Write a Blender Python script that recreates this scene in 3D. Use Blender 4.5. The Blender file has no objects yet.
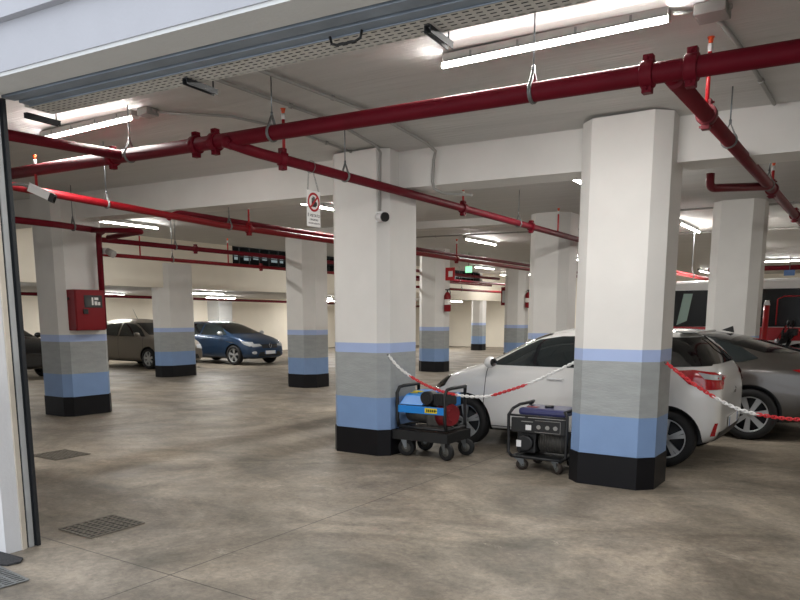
import bpy, bmesh, math, random
from mathutils import Vector, Matrix
from mathutils.bvhtree import BVHTree
random.seed(7)
S = bpy.context.scene
COL = S.collection
PI = math.pi

# ------------------------------------------------------------------ camera, world, exposure
cam_d = bpy.data.cameras.new('camera'); cam = bpy.data.objects.new('camera', cam_d); COL.objects.link(cam)
def _cam_matrix():
    f, cx, cy, H, uR, uL = 721.469, 395.0, 431.0, 316.5, 881.0, -703.0
    Y = Vector((uR - cx, H - cy, f)).normalized()
    X = -Vector((uL - cx, H - cy, f)).normalized()
    Z = X.cross(Y)
    if Z.y > 0: Z = -Z
    M = Matrix((X, Y, Z))
    r = M @ Vector((1, 0, 0)); u = M @ Vector((0, -1, 0)); b = M @ Vector((0, 0, -1))
    m = Matrix((r, u, b)).transposed().to_4x4()
    m.translation = (0, 0, 1.6)
    return m
cam.matrix_world = _cam_matrix()
cam_d.sensor_width = 36.0; cam_d.lens = 721.469 * 36 / 800
cam_d.shift_x = 5 / 800; cam_d.shift_y = 131 / 800
cam_d.clip_start = 0.05; cam_d.clip_end = 200
S.camera = cam
W = bpy.data.worlds.new('sky'); S.world = W; W.use_nodes = True
bg = W.node_tree.nodes['Background']
bg.inputs[0].default_value = (0.90, 0.94, 1.0, 1); bg.inputs[1].default_value = 1.8
S.view_settings.view_transform = 'Standard'; S.view_settings.look = 'None'
S.view_settings.gamma = 1.0; S.view_settings.use_curve_mapping = False
S.view_settings.exposure = 0.0
LAMP_POWER = 445.0

# ------------------------------------------------------------------ materials
def lin(h):
    h = h.lstrip('#')
    out = []
    for i in (0, 2, 4):
        c = int(h[i:i+2], 16) / 255
        out.append(c / 12.92 if c <= 0.04045 else ((c + 0.055) / 1.055) ** 2.4)
    return (*out, 1)
def mat(name, col, rough=0.5, metal=0.0, noise=0.0, scale=8.0, bump=0.0, bscale=60.0, coat=0.0, emit=None, power=0.0, spec=0.5, stretch=(1,1,1)):
    m = bpy.data.materials.new(name); m.use_nodes = True
    nt = m.node_tree; b = nt.nodes['Principled BSDF']
    c = lin(col)
    b.inputs['Base Color'].default_value = c
    b.inputs['Roughness'].default_value = rough
    b.inputs['Metallic'].default_value = metal
    b.inputs['Specular IOR Level'].default_value = spec
    b.inputs['Coat Weight'].default_value = coat
    b.inputs['Coat Roughness'].default_value = 0.06
    if emit:
        b.inputs['Emission Color'].default_value = lin(emit); b.inputs['Emission Strength'].default_value = power
    if noise or bump:
        tc = nt.nodes.new('ShaderNodeTexCoord'); mp = nt.nodes.new('ShaderNodeMapping')
        mp.inputs['Scale'].default_value = stretch
        nt.links.new(tc.outputs['Object'], mp.inputs['Vector'])
    if noise:
        n = nt.nodes.new('ShaderNodeTexNoise'); n.inputs['Scale'].default_value = scale; n.inputs['Detail'].default_value = 6
        nt.links.new(mp.outputs['Vector'], n.inputs['Vector'])
        r = nt.nodes.new('ShaderNodeValToRGB')
        r.color_ramp.elements[0].position = 0.3; r.color_ramp.elements[1].position = 0.7
        r.color_ramp.elements[0].color = (*[x * (1 - noise) for x in c[:3]], 1)
        r.color_ramp.elements[1].color = (*[min(1, x * (1 + noise)) for x in c[:3]], 1)
        nt.links.new(n.outputs['Fac'], r.inputs['Fac']); nt.links.new(r.outputs['Color'], b.inputs['Base Color'])
    if bump:
        n2 = nt.nodes.new('ShaderNodeTexNoise'); n2.inputs['Scale'].default_value = bscale; n2.inputs['Detail'].default_value = 4
        nt.links.new(mp.outputs['Vector'], n2.inputs['Vector'])
        bp = nt.nodes.new('ShaderNodeBump'); bp.inputs['Strength'].default_value = bump; bp.inputs['Distance'].default_value = 0.01
        nt.links.new(n2.outputs['Fac'], bp.inputs['Height']); nt.links.new(bp.outputs['Normal'], b.inputs['Normal'])
    return m

def floor_material():
    m = bpy.data.materials.new('concrete_floor'); m.use_nodes = True
    nt = m.node_tree; b = nt.nodes['Principled BSDF']; N = nt.nodes.new; L = nt.links.new
    tc = N('ShaderNodeTexCoord')
    def noise(scale, detail, stretch=(1,1,1), rough=0.6, dist=0.0):
        mp = N('ShaderNodeMapping'); mp.inputs['Scale'].default_value = stretch
        L(tc.outputs['Object'], mp.inputs['Vector'])
        n = N('ShaderNodeTexNoise'); n.inputs['Scale'].default_value = scale; n.inputs['Detail'].default_value = detail
        n.inputs['Roughness'].default_value = rough; n.inputs['Distortion'].default_value = dist
        L(mp.outputs['Vector'], n.inputs['Vector']); return n.outputs['Fac']
    def ramp(fac, stops):
        r = N('ShaderNodeValToRGB'); e = r.color_ramp.elements
        e[0].position, e[0].color = stops[0][0], stops[0][1]
        e[1].position, e[1].color = stops[-1][0], stops[-1][1]
        for p, c in stops[1:-1]:
            q = e.new(p); q.color = c
        L(fac, r.inputs['Fac']); return r.outputs['Color']
    def mix(a, c, fac, mode='MIX'):
        x = N('ShaderNodeMix'); x.data_type = 'RGBA'; x.blend_type = mode
        if isinstance(fac, float): x.inputs[0].default_value = fac
        else: L(fac, x.inputs[0])
        for s, v in ((6, a), (7, c)):
            if isinstance(v, tuple): x.inputs[s].default_value = v
            else: L(v, x.inputs[s])
        return x.outputs[2]
    base = ramp(noise(0.6, 10, (1, 1.1, 1), 0.68, 1.2), [(0.33, lin('#625a4f')), (0.5, lin('#857c6f')), (0.66, lin('#a29788'))])
    mid = ramp(noise(3.4, 10, (0.9, 1.1, 1), 0.75, 1.0), [(0.33, (0.72, 0.72, 0.72, 1)), (0.5, (1, 1, 1, 1)), (0.68, (1.22, 1.19, 1.14, 1))])
    c = mix(base, mid, 0.85, 'MULTIPLY')
    fine = ramp(noise(22, 8, (1, 1, 1), 0.75, 0.5), [(0.35, (0.68, 0.68, 0.68, 1)), (0.65, (1.22, 1.21, 1.2, 1))])
    c = mix(c, fine, 0.8, 'MULTIPLY')
    # tyre-polished dark lanes and pale scuffs
    lane = ramp(noise(0.7, 6, (0.5, 1.0, 1), 0.6, 1.6), [(0.52, (0, 0, 0, 1)), (0.68, (1, 1, 1, 1))])
    c = mix(c, mix(c, (0.70, 0.72, 0.72, 1), 1.0, 'MULTIPLY'), lane)
    sc = ramp(noise(1.6, 11, (0.8, 1.6, 1), 0.8, 1.0), [(0.60, (0, 0, 0, 1)), (0.645, (0.7, 0.7, 0.7, 1))])
    c = mix(c, lin('#a99f90'), sc)
    # saw-cut joints
    sx = N('ShaderNodeSeparateXYZ'); L(tc.outputs['Object'], sx.inputs[0])
    def line(out, at, w):
        a = N('ShaderNodeMath'); a.operation = 'SUBTRACT'; L(sx.outputs[out], a.inputs[0]); a.inputs[1].default_value = at
        k = N('ShaderNodeMath'); k.operation = 'ABSOLUTE'; L(a.outputs[0], k.inputs[0])
        q = N('ShaderNodeMath'); q.operation = 'LESS_THAN'; L(k.outputs[0], q.inputs[0]); q.inputs[1].default_value = w
        return q.outputs[0]
    for o, at in (('X', -3.57), ('Y', 2.82), ('X', -9.2), ('Y', 8.6), ('Y', 14.2), ('X', 0.9)):
        f = N('ShaderNodeMath'); f.operation = 'MULTIPLY'; L(line(o, at, 0.0055), f.inputs[0]); f.inputs[1].default_value = 0.75
        c = mix(c, lin('#37332e'), f.outputs[0])
    L(c, b.inputs['Base Color'])
    rr = ramp(noise(1.2, 6), [(0.3, (0.42, 0.42, 0.42, 1)), (0.7, (0.62, 0.62, 0.62, 1))])
    L(rr, b.inputs['Roughness'])
    b.inputs['Specular IOR Level'].default_value = 0.4
    bp = N('ShaderNodeBump'); bp.inputs['Strength'].default_value = 0.15; bp.inputs['Distance'].default_value = 0.01
    L(noise(30, 6), bp.inputs['Height']); L(bp.outputs['Normal'], b.inputs['Normal'])
    return m

M = {}
def MAT(k, *a, **kw): M[k] = mat(k, *a, **kw); return M[k]
M['floor'] = floor_material()
MAT('white_plaster', '#dad8d4', 0.75, noise=0.035, scale=2.5, bump=0.12, bscale=25)
MAT('outer_plaster', '#d4d4d5', 0.8, noise=0.03, scale=3, bump=0.2, bscale=40)
MAT('lintel_grey', '#d3d5d5', 0.8, noise=0.04, scale=3, bump=0.2, bscale=40)
MAT('beige_plaster', '#d3cabb', 0.85, noise=0.08, scale=6, bump=0.3, bscale=30)
MAT('cream_wall', '#ebe4d5', 0.75, noise=0.03, scale=1.5, bump=0.08, bscale=20)
MAT('ceiling_board', '#c4c3c0', 0.6, noise=0.05, scale=2.0, bump=1.0, bscale=9, stretch=(0.2, 3.0, 1))
MAT('paint_black', '#0f0f13', 0.5, spec=0.25, noise=0.05, scale=6)
MAT('paint_blue', '#7b97c0', 0.5, noise=0.03, scale=5, bump=0.1, bscale=40)
MAT('paint_pale_blue', '#a4b6dc', 0.5, noise=0.02, scale=5)
MAT('paint_grey', '#9b9f9f', 0.55, noise=0.07, scale=5, bump=0.4, bscale=22, stretch=(1, 1, 3.5))
MAT('pipe_red', '#66081b', 0.55, noise=0.10, scale=5, spec=0.2)
MAT('pipe_red_dull', '#63141e', 0.5, spec=0.3, noise=0.15, scale=6)
MAT('riser_red', '#b01f26', 0.4)
MAT('bright_red', '#7d0c17', 0.45, spec=0.3)
MAT('steel', '#80868a', 0.35, 0.85, noise=0.08, scale=10)
MAT('zinc', '#7d7f7e', 0.5, 0.5, noise=0.06, scale=14)
MAT('rail_steel', '#8793a0', 0.5, 0.2, noise=0.12, scale=5)
MAT('rail_dark', '#1c1f23', 0.6)
MAT('tray_zinc', '#d0cec8', 0.6, 0.1, noise=0.08, scale=6)
MAT('conduit_grey', '#9b9a96', 0.5)
MAT('box_grey', '#8e8d89', 0.5)
MAT('orange', '#d8562a', 0.4)
MAT('plastic_white', '#dedede', 0.4)
MAT('lamp_housing', '#a5a4a0', 0.5)
MAT('lamp_cover', '#dedbd4', 0.25)
MAT('tube_lit', '#ffffff', 0.4, emit='#fffcf7', power=LAMP_POWER)
MAT('tube_dim', '#ffffff', 0.4, emit='#fffcf7', power=11.0)
MAT('jamb_steel', '#a3a4a3', 0.5, noise=0.1, scale=6)
MAT('upper_plaster', '#adafb6', 0.8, noise=0.03, scale=3, bump=0.2, bscale=40)  # darker copy of the outer plaster, tones down the sky light by colour
MAT('van_glass', '#060708', 0.25, spec=0.3)
MAT('rubber', '#151516', 0.75)
MAT('plastic_black', '#141517', 0.45)
MAT('glass_dark', '#0a0c0e', 0.06, coat=0.6)
MAT('glass_side', '#22292b', 0.05, coat=0.7)
MAT('alloy', '#b9bbbc', 0.4, 0.45)
MAT('alloy_dark', '#2a2b2d', 0.35, 0.6)
MAT('paint_white_car', '#dfdedb', 0.25, coat=0.8)
MAT('paint_grey_car', '#7b746a', 0.4, 0.3, coat=0.4)
MAT('paint_blue_car', '#243b57', 0.35, 0.4, coat=0.5)
MAT('paint_sedan', '#55514d', 0.3, 0.5, coat=0.8)
MAT('paint_dark_car', '#101216', 0.25, 0.3, coat=0.9)
MAT('lamp_red', '#a50f1a', 0.12, coat=0.8)
MAT('lamp_clear', '#c9ced2', 0.08, 0.3, coat=0.9)
MAT('chrome', '#d4d6d8', 0.12, 1.0)
MAT('plate_white', '#d9dadb', 0.4)
MAT('gen_blue', '#1f7fd0', 0.35)
MAT('gen_purple', '#3a3c66', 0.3, coat=0.4)
MAT('frame_black', '#17181a', 0.5)
MAT('engine_red', '#7c1c22', 0.5)
MAT('engine_grey', '#5d5a55', 0.6, 0.4, noise=0.2, scale=20)
MAT('rust_steel', '#332b26', 0.7, 0.3, noise=0.3, scale=14)
MAT('wheel_grey', '#55544f', 0.6)
MAT('yellow', '#d9c222', 0.5)
MAT('chain_red', '#cf2a32', 0.4)
MAT('chain_white', '#e9e8e6', 0.4)
MAT('sign_white', '#e6e5e2', 0.5)
MAT('sign_red', '#b2171f', 0.45)
MAT('sign_black', '#1d1b1b', 0.5)
MAT('green_sign', '#7fd39a', 0.4, emit='#8fe0b0', power=1.5)
MAT('iron', '#6a645a', 0.75, 0.1, noise=0.25, scale=25)
MAT('drain_dark', '#161412', 0.9)
MAT('mat_dark', '#38383a', 0.95, noise=0.35, scale=60, bump=0.8, bscale=120)
MAT('van_red', '#b01820', 0.3, coat=0.6)
MAT('van_green_glass', '#8fa79d', 0.1, coat=0.5)
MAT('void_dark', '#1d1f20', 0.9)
MAT('daylight_pane', '#9fb0b4', 0.3, emit='#cfe4ea', power=0.25)
MAT('blue_sign', '#2f5f9c', 0.4)
MAT('hose_glass', '#3a3d3e', 0.1, coat=0.6)

# ------------------------------------------------------------------ mesh helpers
class MB:
    def __init__(s): s.b = bmesh.new(); s.mi = 0
    def _tag(s, faces):
        for f in faces: f.material_index = s.mi
    def box(s, x0, x1, y0, y1, z0, z1, rot=None, piv=None):
        vs = [s.b.verts.new((x, y, z)) for z in (z0, z1) for y in (y0, y1) for x in (x0, x1)]
        fs = [s.b.faces.new([vs[i] for i in q]) for q in ((0,2,3,1),(4,5,7,6),(0,1,5,4),(2,6,7,3),(0,4,6,2),(1,3,7,5))]
        s._tag(fs)
        if rot is not None:
            p = Vector(piv) if piv else Vector(((x0+x1)/2, (y0+y1)/2, (z0+z1)/2))
            for v in vs: v.co = p + rot @ (v.co - p)
        return s
    def cyl(s, p0, p1, r, n=16, r1=None, caps=True):
        p0, p1 = Vector(p0), Vector(p1); d = p1 - p0; r1 = r if r1 is None else r1
        q = d.to_track_quat('Z', 'Y')
        A, B = [], []
        for i in range(n):
            a = 2*PI*i/n; e = q @ Vector((math.cos(a), math.sin(a), 0))
            A.append(s.b.verts.new(p0 + e*r)); B.append(s.b.verts.new(p1 + e*r1))
        fs = [s.b.faces.new((A[i], A[(i+1) % n], B[(i+1) % n], B[i])) for i in range(n)]
        for f in fs: f.smooth = True
        if caps: fs += [s.b.faces.new(A[::-1]), s.b.faces.new(B)]
        s._tag(fs); return s
    def tube(s, pts, r, n=10, closed=False):
        pts = [Vector(p) for p in pts]; m = len(pts); rings = []
        up = None
        for i, p in enumerate(pts):
            if closed: t = (pts[(i+1) % m] - pts[i-1])
            else: t = pts[min(i+1, m-1)] - pts[max(i-1, 0)]
            t.normalize()
            if up is None:
                up = Vector((0,0,1)) if abs(t.z) < 0.9 else Vector((1,0,0))
            u = (up - t*up.dot(t)).normalized(); v = t.cross(u); up = u
            rings.append([s.b.verts.new(p + u*math.cos(2*PI*k/n)*r + v*math.sin(2*PI*k/n)*r) for k in range(n)])
        fs = []
        for i in range(m if closed else m-1):
            A, B = rings[i], rings[(i+1) % m]
            for k in range(n): fs.append(s.b.faces.new((A[k], A[(k+1) % n], B[(k+1) % n], B[k])))
        for f in fs: f.smooth = True
        if not closed: fs += [s.b.faces.new(rings[0][::-1]), s.b.faces.new(rings[-1])]
        s._tag(fs); return s
    def lathe(s, prof, c, axis, n=28):       # prof: (r, h) pairs
        c = Vector(c); q = Vector(axis).to_track_quat('Z', 'Y'); rings = []
        for r, h in prof:
            rings.append([s.b.verts.new(c + q @ Vector((r*math.cos(2*PI*k/n), r*math.sin(2*PI*k/n), h))) for k in range(n)] if r > 1e-6 else [s.b.verts.new(c + q @ Vector((0,0,h)))])
        fs = []
        for A, B in zip(rings, rings[1:]):
            for k in range(n):
                a0, a1 = A[k % len(A)], A[(k+1) % len(A)]; b0, b1 = B[k % len(B)], B[(k+1) % len(B)]
                vs = []
                for v in (a0, a1, b1, b0):
                    if v not in vs: vs.append(v)
                if len(vs) > 2: fs.append(s.b.faces.new(vs))
        for f in fs: f.smooth = True
        s._tag(fs); return s
    def prism(s, poly, d):                   # poly: 3D points, d: extrusion vector
        d = Vector(d); A = [s.b.verts.new(p) for p in poly]; B = [s.b.verts.new(Vector(p) + d) for p in poly]; n = len(A)
        fs = [s.b.faces.new(A[::-1]), s.b.faces.new(B)]
        fs += [s.b.faces.new((A[i], A[(i+1) % n], B[(i+1) % n], B[i])) for i in range(n)]
        s._tag(fs); return s
    def ball(s, c, r, sc=(1,1,1), n=12):
        g = bmesh.ops.create_uvsphere(s.b, u_segments=n*2, v_segments=n, radius=r)
        for v in g['verts']: v.co = Vector(c) + Vector((v.co.x*sc[0], v.co.y*sc[1], v.co.z*sc[2]))
        for v in g['verts']:
            for f in v.link_faces: f.smooth = True; f.material_index = s.mi
        return s
    def build(s, name, m, parent=None, bevel=0.0, smooth=False):
        bmesh.ops.recalc_face_normals(s.b, faces=s.b.faces)
        me = bpy.data.meshes.new(name); s.b.to_mesh(me); s.b.free()
        for k in (m if isinstance(m, (list, tuple)) else [m]): me.materials.append(M[k] if isinstance(k, str) else k)
        o = bpy.data.objects.new(name, me); COL.objects.link(o)
        if parent is not None: o.parent = parent
        if smooth:
            for p in me.polygons: p.use_smooth = True
        if bevel:
            md = o.modifiers.new('bevel', 'BEVEL'); md.width = bevel; md.segments = 2; md.limit_method = 'ANGLE'; md.angle_limit = 0.6
        return o
def tag(o, label, cat, group=None, kind=None):
    if label: o['label'] = label
    if cat: o['category'] = cat
    if group: o['group'] = group
    if kind: o['kind'] = kind
    return o
def thing(name, label, cat, loc=(0,0,0), rz=0.0, group=None):
    o = bpy.data.objects.new(name, None); COL.objects.link(o); o.empty_display_size = 0.1
    o.location = loc; o.rotation_euler = (0, 0, rz)
    return tag(o, label, cat, group)
def struct(name, mb, m, **k):
    o = mb.build(name, m, **k); o['kind'] = 'structure'; return o
def dup(root, loc, rz=None, label=None):
    r = root.copy(); COL.objects.link(r); r.location = loc
    if rz is not None: r.rotation_euler = (0, 0, rz)
    if label: r['label'] = label
    for ch in root.children:
        c = ch.copy(); COL.objects.link(c); c.parent = r
        for g in ch.children:
            d = g.copy(); COL.objects.link(d); d.parent = c
    return r
def text_mb(txt, size, mats, name, parent, mtx, ext=0.0008, align='CENTER'):
    cu = bpy.data.curves.new(name, 'FONT'); cu.body = txt; cu.size = size; cu.extrude = ext; cu.align_x = align; cu.align_y = 'CENTER'
    t = bpy.data.objects.new(name, cu); COL.objects.link(t)
    dg = bpy.context.evaluated_depsgraph_get(); me = bpy.data.meshes.new_from_object(t.evaluated_get(dg))
    bpy.data.objects.remove(t); bpy.data.curves.remove(cu)
    me.transform(mtx); me.materials.clear(); me.materials.append(M[mats])
    o = bpy.data.objects.new(name, me); COL.objects.link(o); o.parent = parent
    return o

CZ = lambda x: 3.36 - 0.018 * (x + 2)        # underside of the gently sloping slab
CN = lambda x: CZ(x) + 0.10                  # its slightly higher strip along the entrance
BZ = lambda x: 2.95 - 0.018 * (x + 1)        # underside of the first beam

# ------------------------------------------------------------------ shell
fl = MB(); fl.box(-25, 7, -3, 36, -0.2, 0); struct('floor', fl, 'floor')
mb = MB()
pts = [(-15.7, 2.5), (7, 2.5), (7, 36), (-15.7, 36)]
mb.prism([(x, y, CZ(x)) for x, y in [(-15.7, 7.0), (7, 7.0), (7, 36), (-15.7, 36)]], (0, 0, 0.3)); struct('ceiling', mb, 'ceiling_board')
mb = MB()
b_ = mb.b; ring = lambda x: [b_.verts.new((x, y, CZ(x) + d)) for y, d in ((2.5, .10), (5.9, .10), (6.99, 0), (6.99, .4), (2.5, .4))]
r0, r1 = ring(7), ring(-15.7)
for q in range(5): b_.faces.new((r0[q], r0[(q+1) % 5], r1[(q+1) % 5], r1[q]))
b_.faces.new(r0); b_.faces.new(r1[::-1]); struct('ceiling', mb, 'ceiling_board')
mb = MB(); mb.box(-24.3, -15.95, 2.5, 35.3, 2.42, 2.62); struct('ceiling', mb, 'ceiling_board')
mb = MB(); mb.box(-24.3, -24, 2.5, 35.3, 0, 2.42); struct('wall_left', mb, 'cream_wall')
mb = MB(); mb.box(-24.3, 7, 35, 35.3, 0, 4.0); struct('wall_back', mb, 'cream_wall')
mb = MB(); mb.box(6.7, 7, 2.5, 35, 0, 4.0); struct('wall_right', mb, 'cream_wall')
# entrance wall, slightly turned against the column grid
ENT = Matrix.Translation((-4.83, 2.68, 0)) @ Matrix.Rotation(math.radians(4.4), 4, 'Z')
def ent(o): o.matrix_world = ENT @ o.matrix_world; return o
mb = MB(); mb.box(-14, 0.0, -0.22, -0.105, 0, 3.0); mb.box(-14, -0.045, -0.105, -0.06, 0, 3.0); ent(struct('wall_front', mb, 'outer_plaster'))
mb = MB(); mb.prism([(-0.045, -0.104, 0), (0.012, -0.104, 0), (-0.006, -0.059, 0), (-0.045, -0.059, 0)], (0, 0, 3.0)); ent(struct('trim_1', mb, 'beige_plaster'))
mb = MB(); mb.box(-14, 9, -0.22, -0.0, 3.0, 3.02); ent(struct('trim_2', mb, 'lintel_grey'))
mb = MB(); mb.box(-14, 9, -0.23, 0.0, 3.02, 4.2); mb.box(-14, 9, -0.28, -0.231, 3.28, 4.2)
ent(struct('wall_front', mb, 'upper_plaster'))
mb = MB(); mb.box(5.4, 11, -0.22, 0.0, 0, 3.0); ent(struct('wall_front', mb, 'outer_plaster'))
mb = MB(); mb.box(-11, -0.2, -0.03, 0.05, 0, 3.0); ent(struct('wall_front', mb, 'white_plaster'))

# beams
def beam_x(x0, x1, y0, y1, zf, name='trim_3'):
    mb = MB()
    mb.prism([(x0, y0, zf(x0)), (x1, y0, zf(x1)), (x1, y0, CZ(x1) + 0.02), (x0, y0, CZ(x0) + 0.02)], (0, y1 - y0, 0))
    return struct(name, mb, 'white_plaster')
for a, b in ((-15.95, -11.40), (-10.74, -5.36), (-4.66, -2.49), (-1.64, 6.7)):
    beam_x(a, b, 7.02, 7.45, BZ)
beam_x(-10.6, -5.9, 12.62, 13.0, lambda x: CZ(x) - 0.14)
# upstand beam over the low bays, with two high openings
def wall_strip(y0, y1, z0, z1, name='trim_4'):
    mb = MB(); mb.box(-15.95, -15.7, y0, y1, z0, z1); return struct(name, mb, 'cream_wall')
wall_strip(2.8, 35, 2.35, 3.03); wall_strip(2.8, 15.15, 3.03, 3.62); wall_strip(20.6, 28.0, 3.03, 3.62); wall_strip(31.0, 35, 3.03, 3.62)
for k, (y0, y1) in enumerate(((15.15, 20.6), (28.0, 31.0))):
    mb = MB()
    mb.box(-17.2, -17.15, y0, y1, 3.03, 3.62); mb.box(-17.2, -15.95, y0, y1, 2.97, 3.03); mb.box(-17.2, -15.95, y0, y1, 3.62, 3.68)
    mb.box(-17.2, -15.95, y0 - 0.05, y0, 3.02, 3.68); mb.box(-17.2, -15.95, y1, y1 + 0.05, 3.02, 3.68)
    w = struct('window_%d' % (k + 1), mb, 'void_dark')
    p = MB(); n = int((y1 - y0) / 0.42)
    for i in range(n):
        y = y0 + 0.2 + i * 0.42
        if random.random() < 0.8: p.box(-17.14, -17.12, y, y + random.uniform(0.12, 0.3), 3.40 + random.uniform(-0.03, 0.03), 3.58)
    p.build('pane', 'daylight_pane', w)
    g = MB()
    for i in range(n): g.box(-15.9, -15.87, y0 + i * 0.42, y0 + i * 0.42 + 0.03, 3.03, 3.62)
    g.box(-15.9, -15.87, y0, y1, 3.33, 3.36); g.build('window_frame', 'frame_black', w)

# columns with painted bands
STR = [(0, 0.305, 0), (0.305, 0.675, 1), (0.675, 1.19, 2), (1.19, 1.30, 3), (1.30, None, 4)]
def column(x0, x1, y0, y1, label, ch=0.11, zt=None, dz=0.0, group='banded concrete columns'):
    cx, cy = (x0 + x1) / 2, (y0 + y1) / 2; hx, hy = (x1 - x0) / 2, (y1 - y0) / 2
    if zt is None: zt = CZ(cx)
    mb = MB()
    for z0, z1, mi in STR:
        e = 0.008 if mi == 0 else 0.0
        a, b, c = hx + e, hy + e, ch
        z0 = z0 + (dz if z0 > 0 else 0); z1 = zt if z1 is None else z1 + dz
        mb.mi = mi
        mb.prism([(-a+c, -b, z0), (a-c, -b, z0), (a, -b+c, z0), (a, b-c, z0), (a-c, b, z0), (-a+c, b, z0), (-a, b-c, z0), (-a, -b+c, z0)], (0, 0, z1 - z0))
    o = mb.build('column', ['paint_black', 'paint_blue', 'paint_grey', 'paint_pale_blue', 'white_plaster'])
    o.location = (cx, cy, 0)
    return tag(o, label, 'column', group)
column(-11.47, -10.73, 6.66, 7.52, 'white column with blue and grey bands, carrying the red hose cabinet', dz=0.01)
column(-5.42, -4.62, 6.74, 7.50, 'white column with blue and grey bands beside the blue generator cart')
column(-2.45, -1.64, 6.70, 7.38, 'white column with blue and grey bands beside the purple-topped generator, largest of all', ch=0.13)
column(0.7, 1.45, 6.70, 7.45, 'white banded column outside the frame on the right holding the end of the chain')
column(-16.26, -15.60, 12.56, 13.72, 'white banded column standing in front of the grey hatchback', zt=2.98, ch=0.2)
column(-11.40, -10.54, 12.44, 13.26, 'white banded column standing just right of the blue car', ch=0.2)
column(-5.42, -4.68, 12.45, 13.15, 'white column rising behind the roof of the white car', ch=0.15)
column(-2.33, -1.60, 12.36, 13.1, 'white column behind the dark sedan, in front of the red and white van', ch=0.14)
column(-11.34, -10.50, 18.15, 18.85, 'white banded column with the fire extinguisher hanging on it', ch=0.2)
column(-11.34, -10.55, 24.0, 24.7, 'white banded column behind the bonnet of the white car', ch=0.2)
column(-16.30, -15.72, 31.0, 31.6, 'small distant banded column in front of the far cream wall')
column(-16.22, -15.62, 18.6, 19.4, 'banded column under the high opening, hidden behind the column next to the blue car', zt=2.98)
mb = MB(); mb.box(-23.998, -23.3, 21.6, 22.35, 0, 2.415); tag(mb.build('pilaster', 'lintel_grey'), 'grey pilaster on the cream wall behind the blue car', 'column')

# ------------------------------------------------------------------ entrance rail, jamb and cable tray
dr = thing('sliding_door_rail', 'dark grey steel door rail running under the lintel of the entrance', 'door rail'); dr.matrix_world = ENT
mb = MB(); mb.box(-0.03, 8.5, 0.030, 0.125, 2.998, 3.09); mb.build('outer_channel', 'rail_steel', dr, bevel=0.004)
mb = MB(); mb.box(-0.03, 8.5, 0.126, 0.15, 3.012, 3.09); mb.box(-0.03, 8.5, 0.001, 0.0295, 3.02, 3.09); mb.build('dark_gap', 'rail_dark', dr)  # dark strips standing in for the shaded gaps beside the outer channel
mb = MB(); mb.box(-0.03, 8.5, 0.151, 0.232, 2.996, 3.08); mb.box(-0.03, 8.5, 0.222, 0.233, 2.988, 2.9955); mb.build('inner_channel', 'rail_steel', dr, bevel=0.004)
mb = MB(); mb.tube([(2.42, 0.20, 2.99), (2.43, 0.20, 2.955), (2.46, 0.20, 2.945), (2.57, 0.20, 2.945), (2.60, 0.20, 2.955), (2.61, 0.20, 2.99)], 0.007, 8); mb.build('handle', 'plastic_black', dr)
jm = thing('door_jamb_channel', 'galvanised steel door jamb channel standing at the left edge', 'door jamb'); jm.matrix_world = ENT
mb = MB(); mb.box(-0.05, -0.002, -0.046, -0.008, 0, 2.985); mb.build('side_channel', 'jamb_steel', jm, bevel=0.003)
mb = MB(); mb.box(-0.05, 0.012, 0.006, 0.032, 0, 2.985); mb.build('seal', 'rail_dark', jm)
mb = MB(); mb.box(-0.05, -0.01, -0.0075, 0.0055, 0, 2.985); mb.box(-0.05, -0.012, -0.058, -0.0465, 0, 2.985); mb.build('inner_channel', 'rail_dark', jm)  # inner channel, with a dark strip standing in for the open seam

ct = thing('cable_tray', 'perforated zinc cable tray running along behind the door rail', 'cable tray'); ct.matrix_world = ENT
mb = MB()
xs = []; x = -0.1
while x < 6.5: xs += [(x, x + 0.02, 0), (x + 0.02, x + 0.055, 1)]; x += 0.055
ys = []; y = 0.245
for i in range(5): ys += [(y, y + 0.024, 0), (y + 0.024, y + 0.038, 1)]; y += 0.038
ys.append((y, y + 0.012, 0)); y1 = y + 0.012
vc = {}
def V(b, x, y, z):
    k = (round(x, 4), round(y, 4), round(z, 4))
    if k not in vc: vc[k] = b.verts.new((x, y, z))
    return vc[k]
for i, (a, b, hx) in enumerate(xs):
    for j, (c, d, hy) in enumerate(ys):
        if hx and hy: continue
        mb.b.faces.new((V(mb.b, a, c, 3.0), V(mb.b, b, c, 3.0), V(mb.b, b, d, 3.0), V(mb.b, a, d, 3.0)))
o = mb.build('perforated_plate', 'tray_zinc', ct)
sm = o.modifiers.new('thickness', 'SOLIDIFY'); sm.thickness = 0.0015
mb = MB(); mb.box(-0.1, 6.5, y1, y1 + 0.002, 3.0, 3.06); mb.box(-0.1, 6.5, 0.242, 0.2445, 3.0, 3.06); mb.build('side_flange', 'tray_zinc', ct)
for k, cy_ in enumerate((0.268, 0.305, 0.342, 0.379, 0.416)):
    mb = MB(); mb.tube([(-0.1 + q*0.6, cy_ + 0.004*math.sin(q*1.7 + k), 3.022) for q in range(12)], 0.019, 8); mb.build('cable', 'plastic_black', ct)  # black cables added to make the tray slots look dark
for bx in (-0.2, 1.3, 2.9, 4.5):
    mb = MB()
    for s in (0, 0.03): mb.box(bx + s, bx + s + 0.006, 0.30, 0.56, 2.955, 2.99)
    for k in range(6): mb.box(bx, bx + 0.036, 0.30 + k * 0.05, 0.315 + k * 0.05, 2.986, 2.99)
    mb.cyl((bx + 0.018, 0.54, 2.98), (bx + 0.018, 0.54, CN(-4.83 + bx) - .003), 0.005, 8)
    mb.build('tray_bracket', 'rail_dark', ct)

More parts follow.
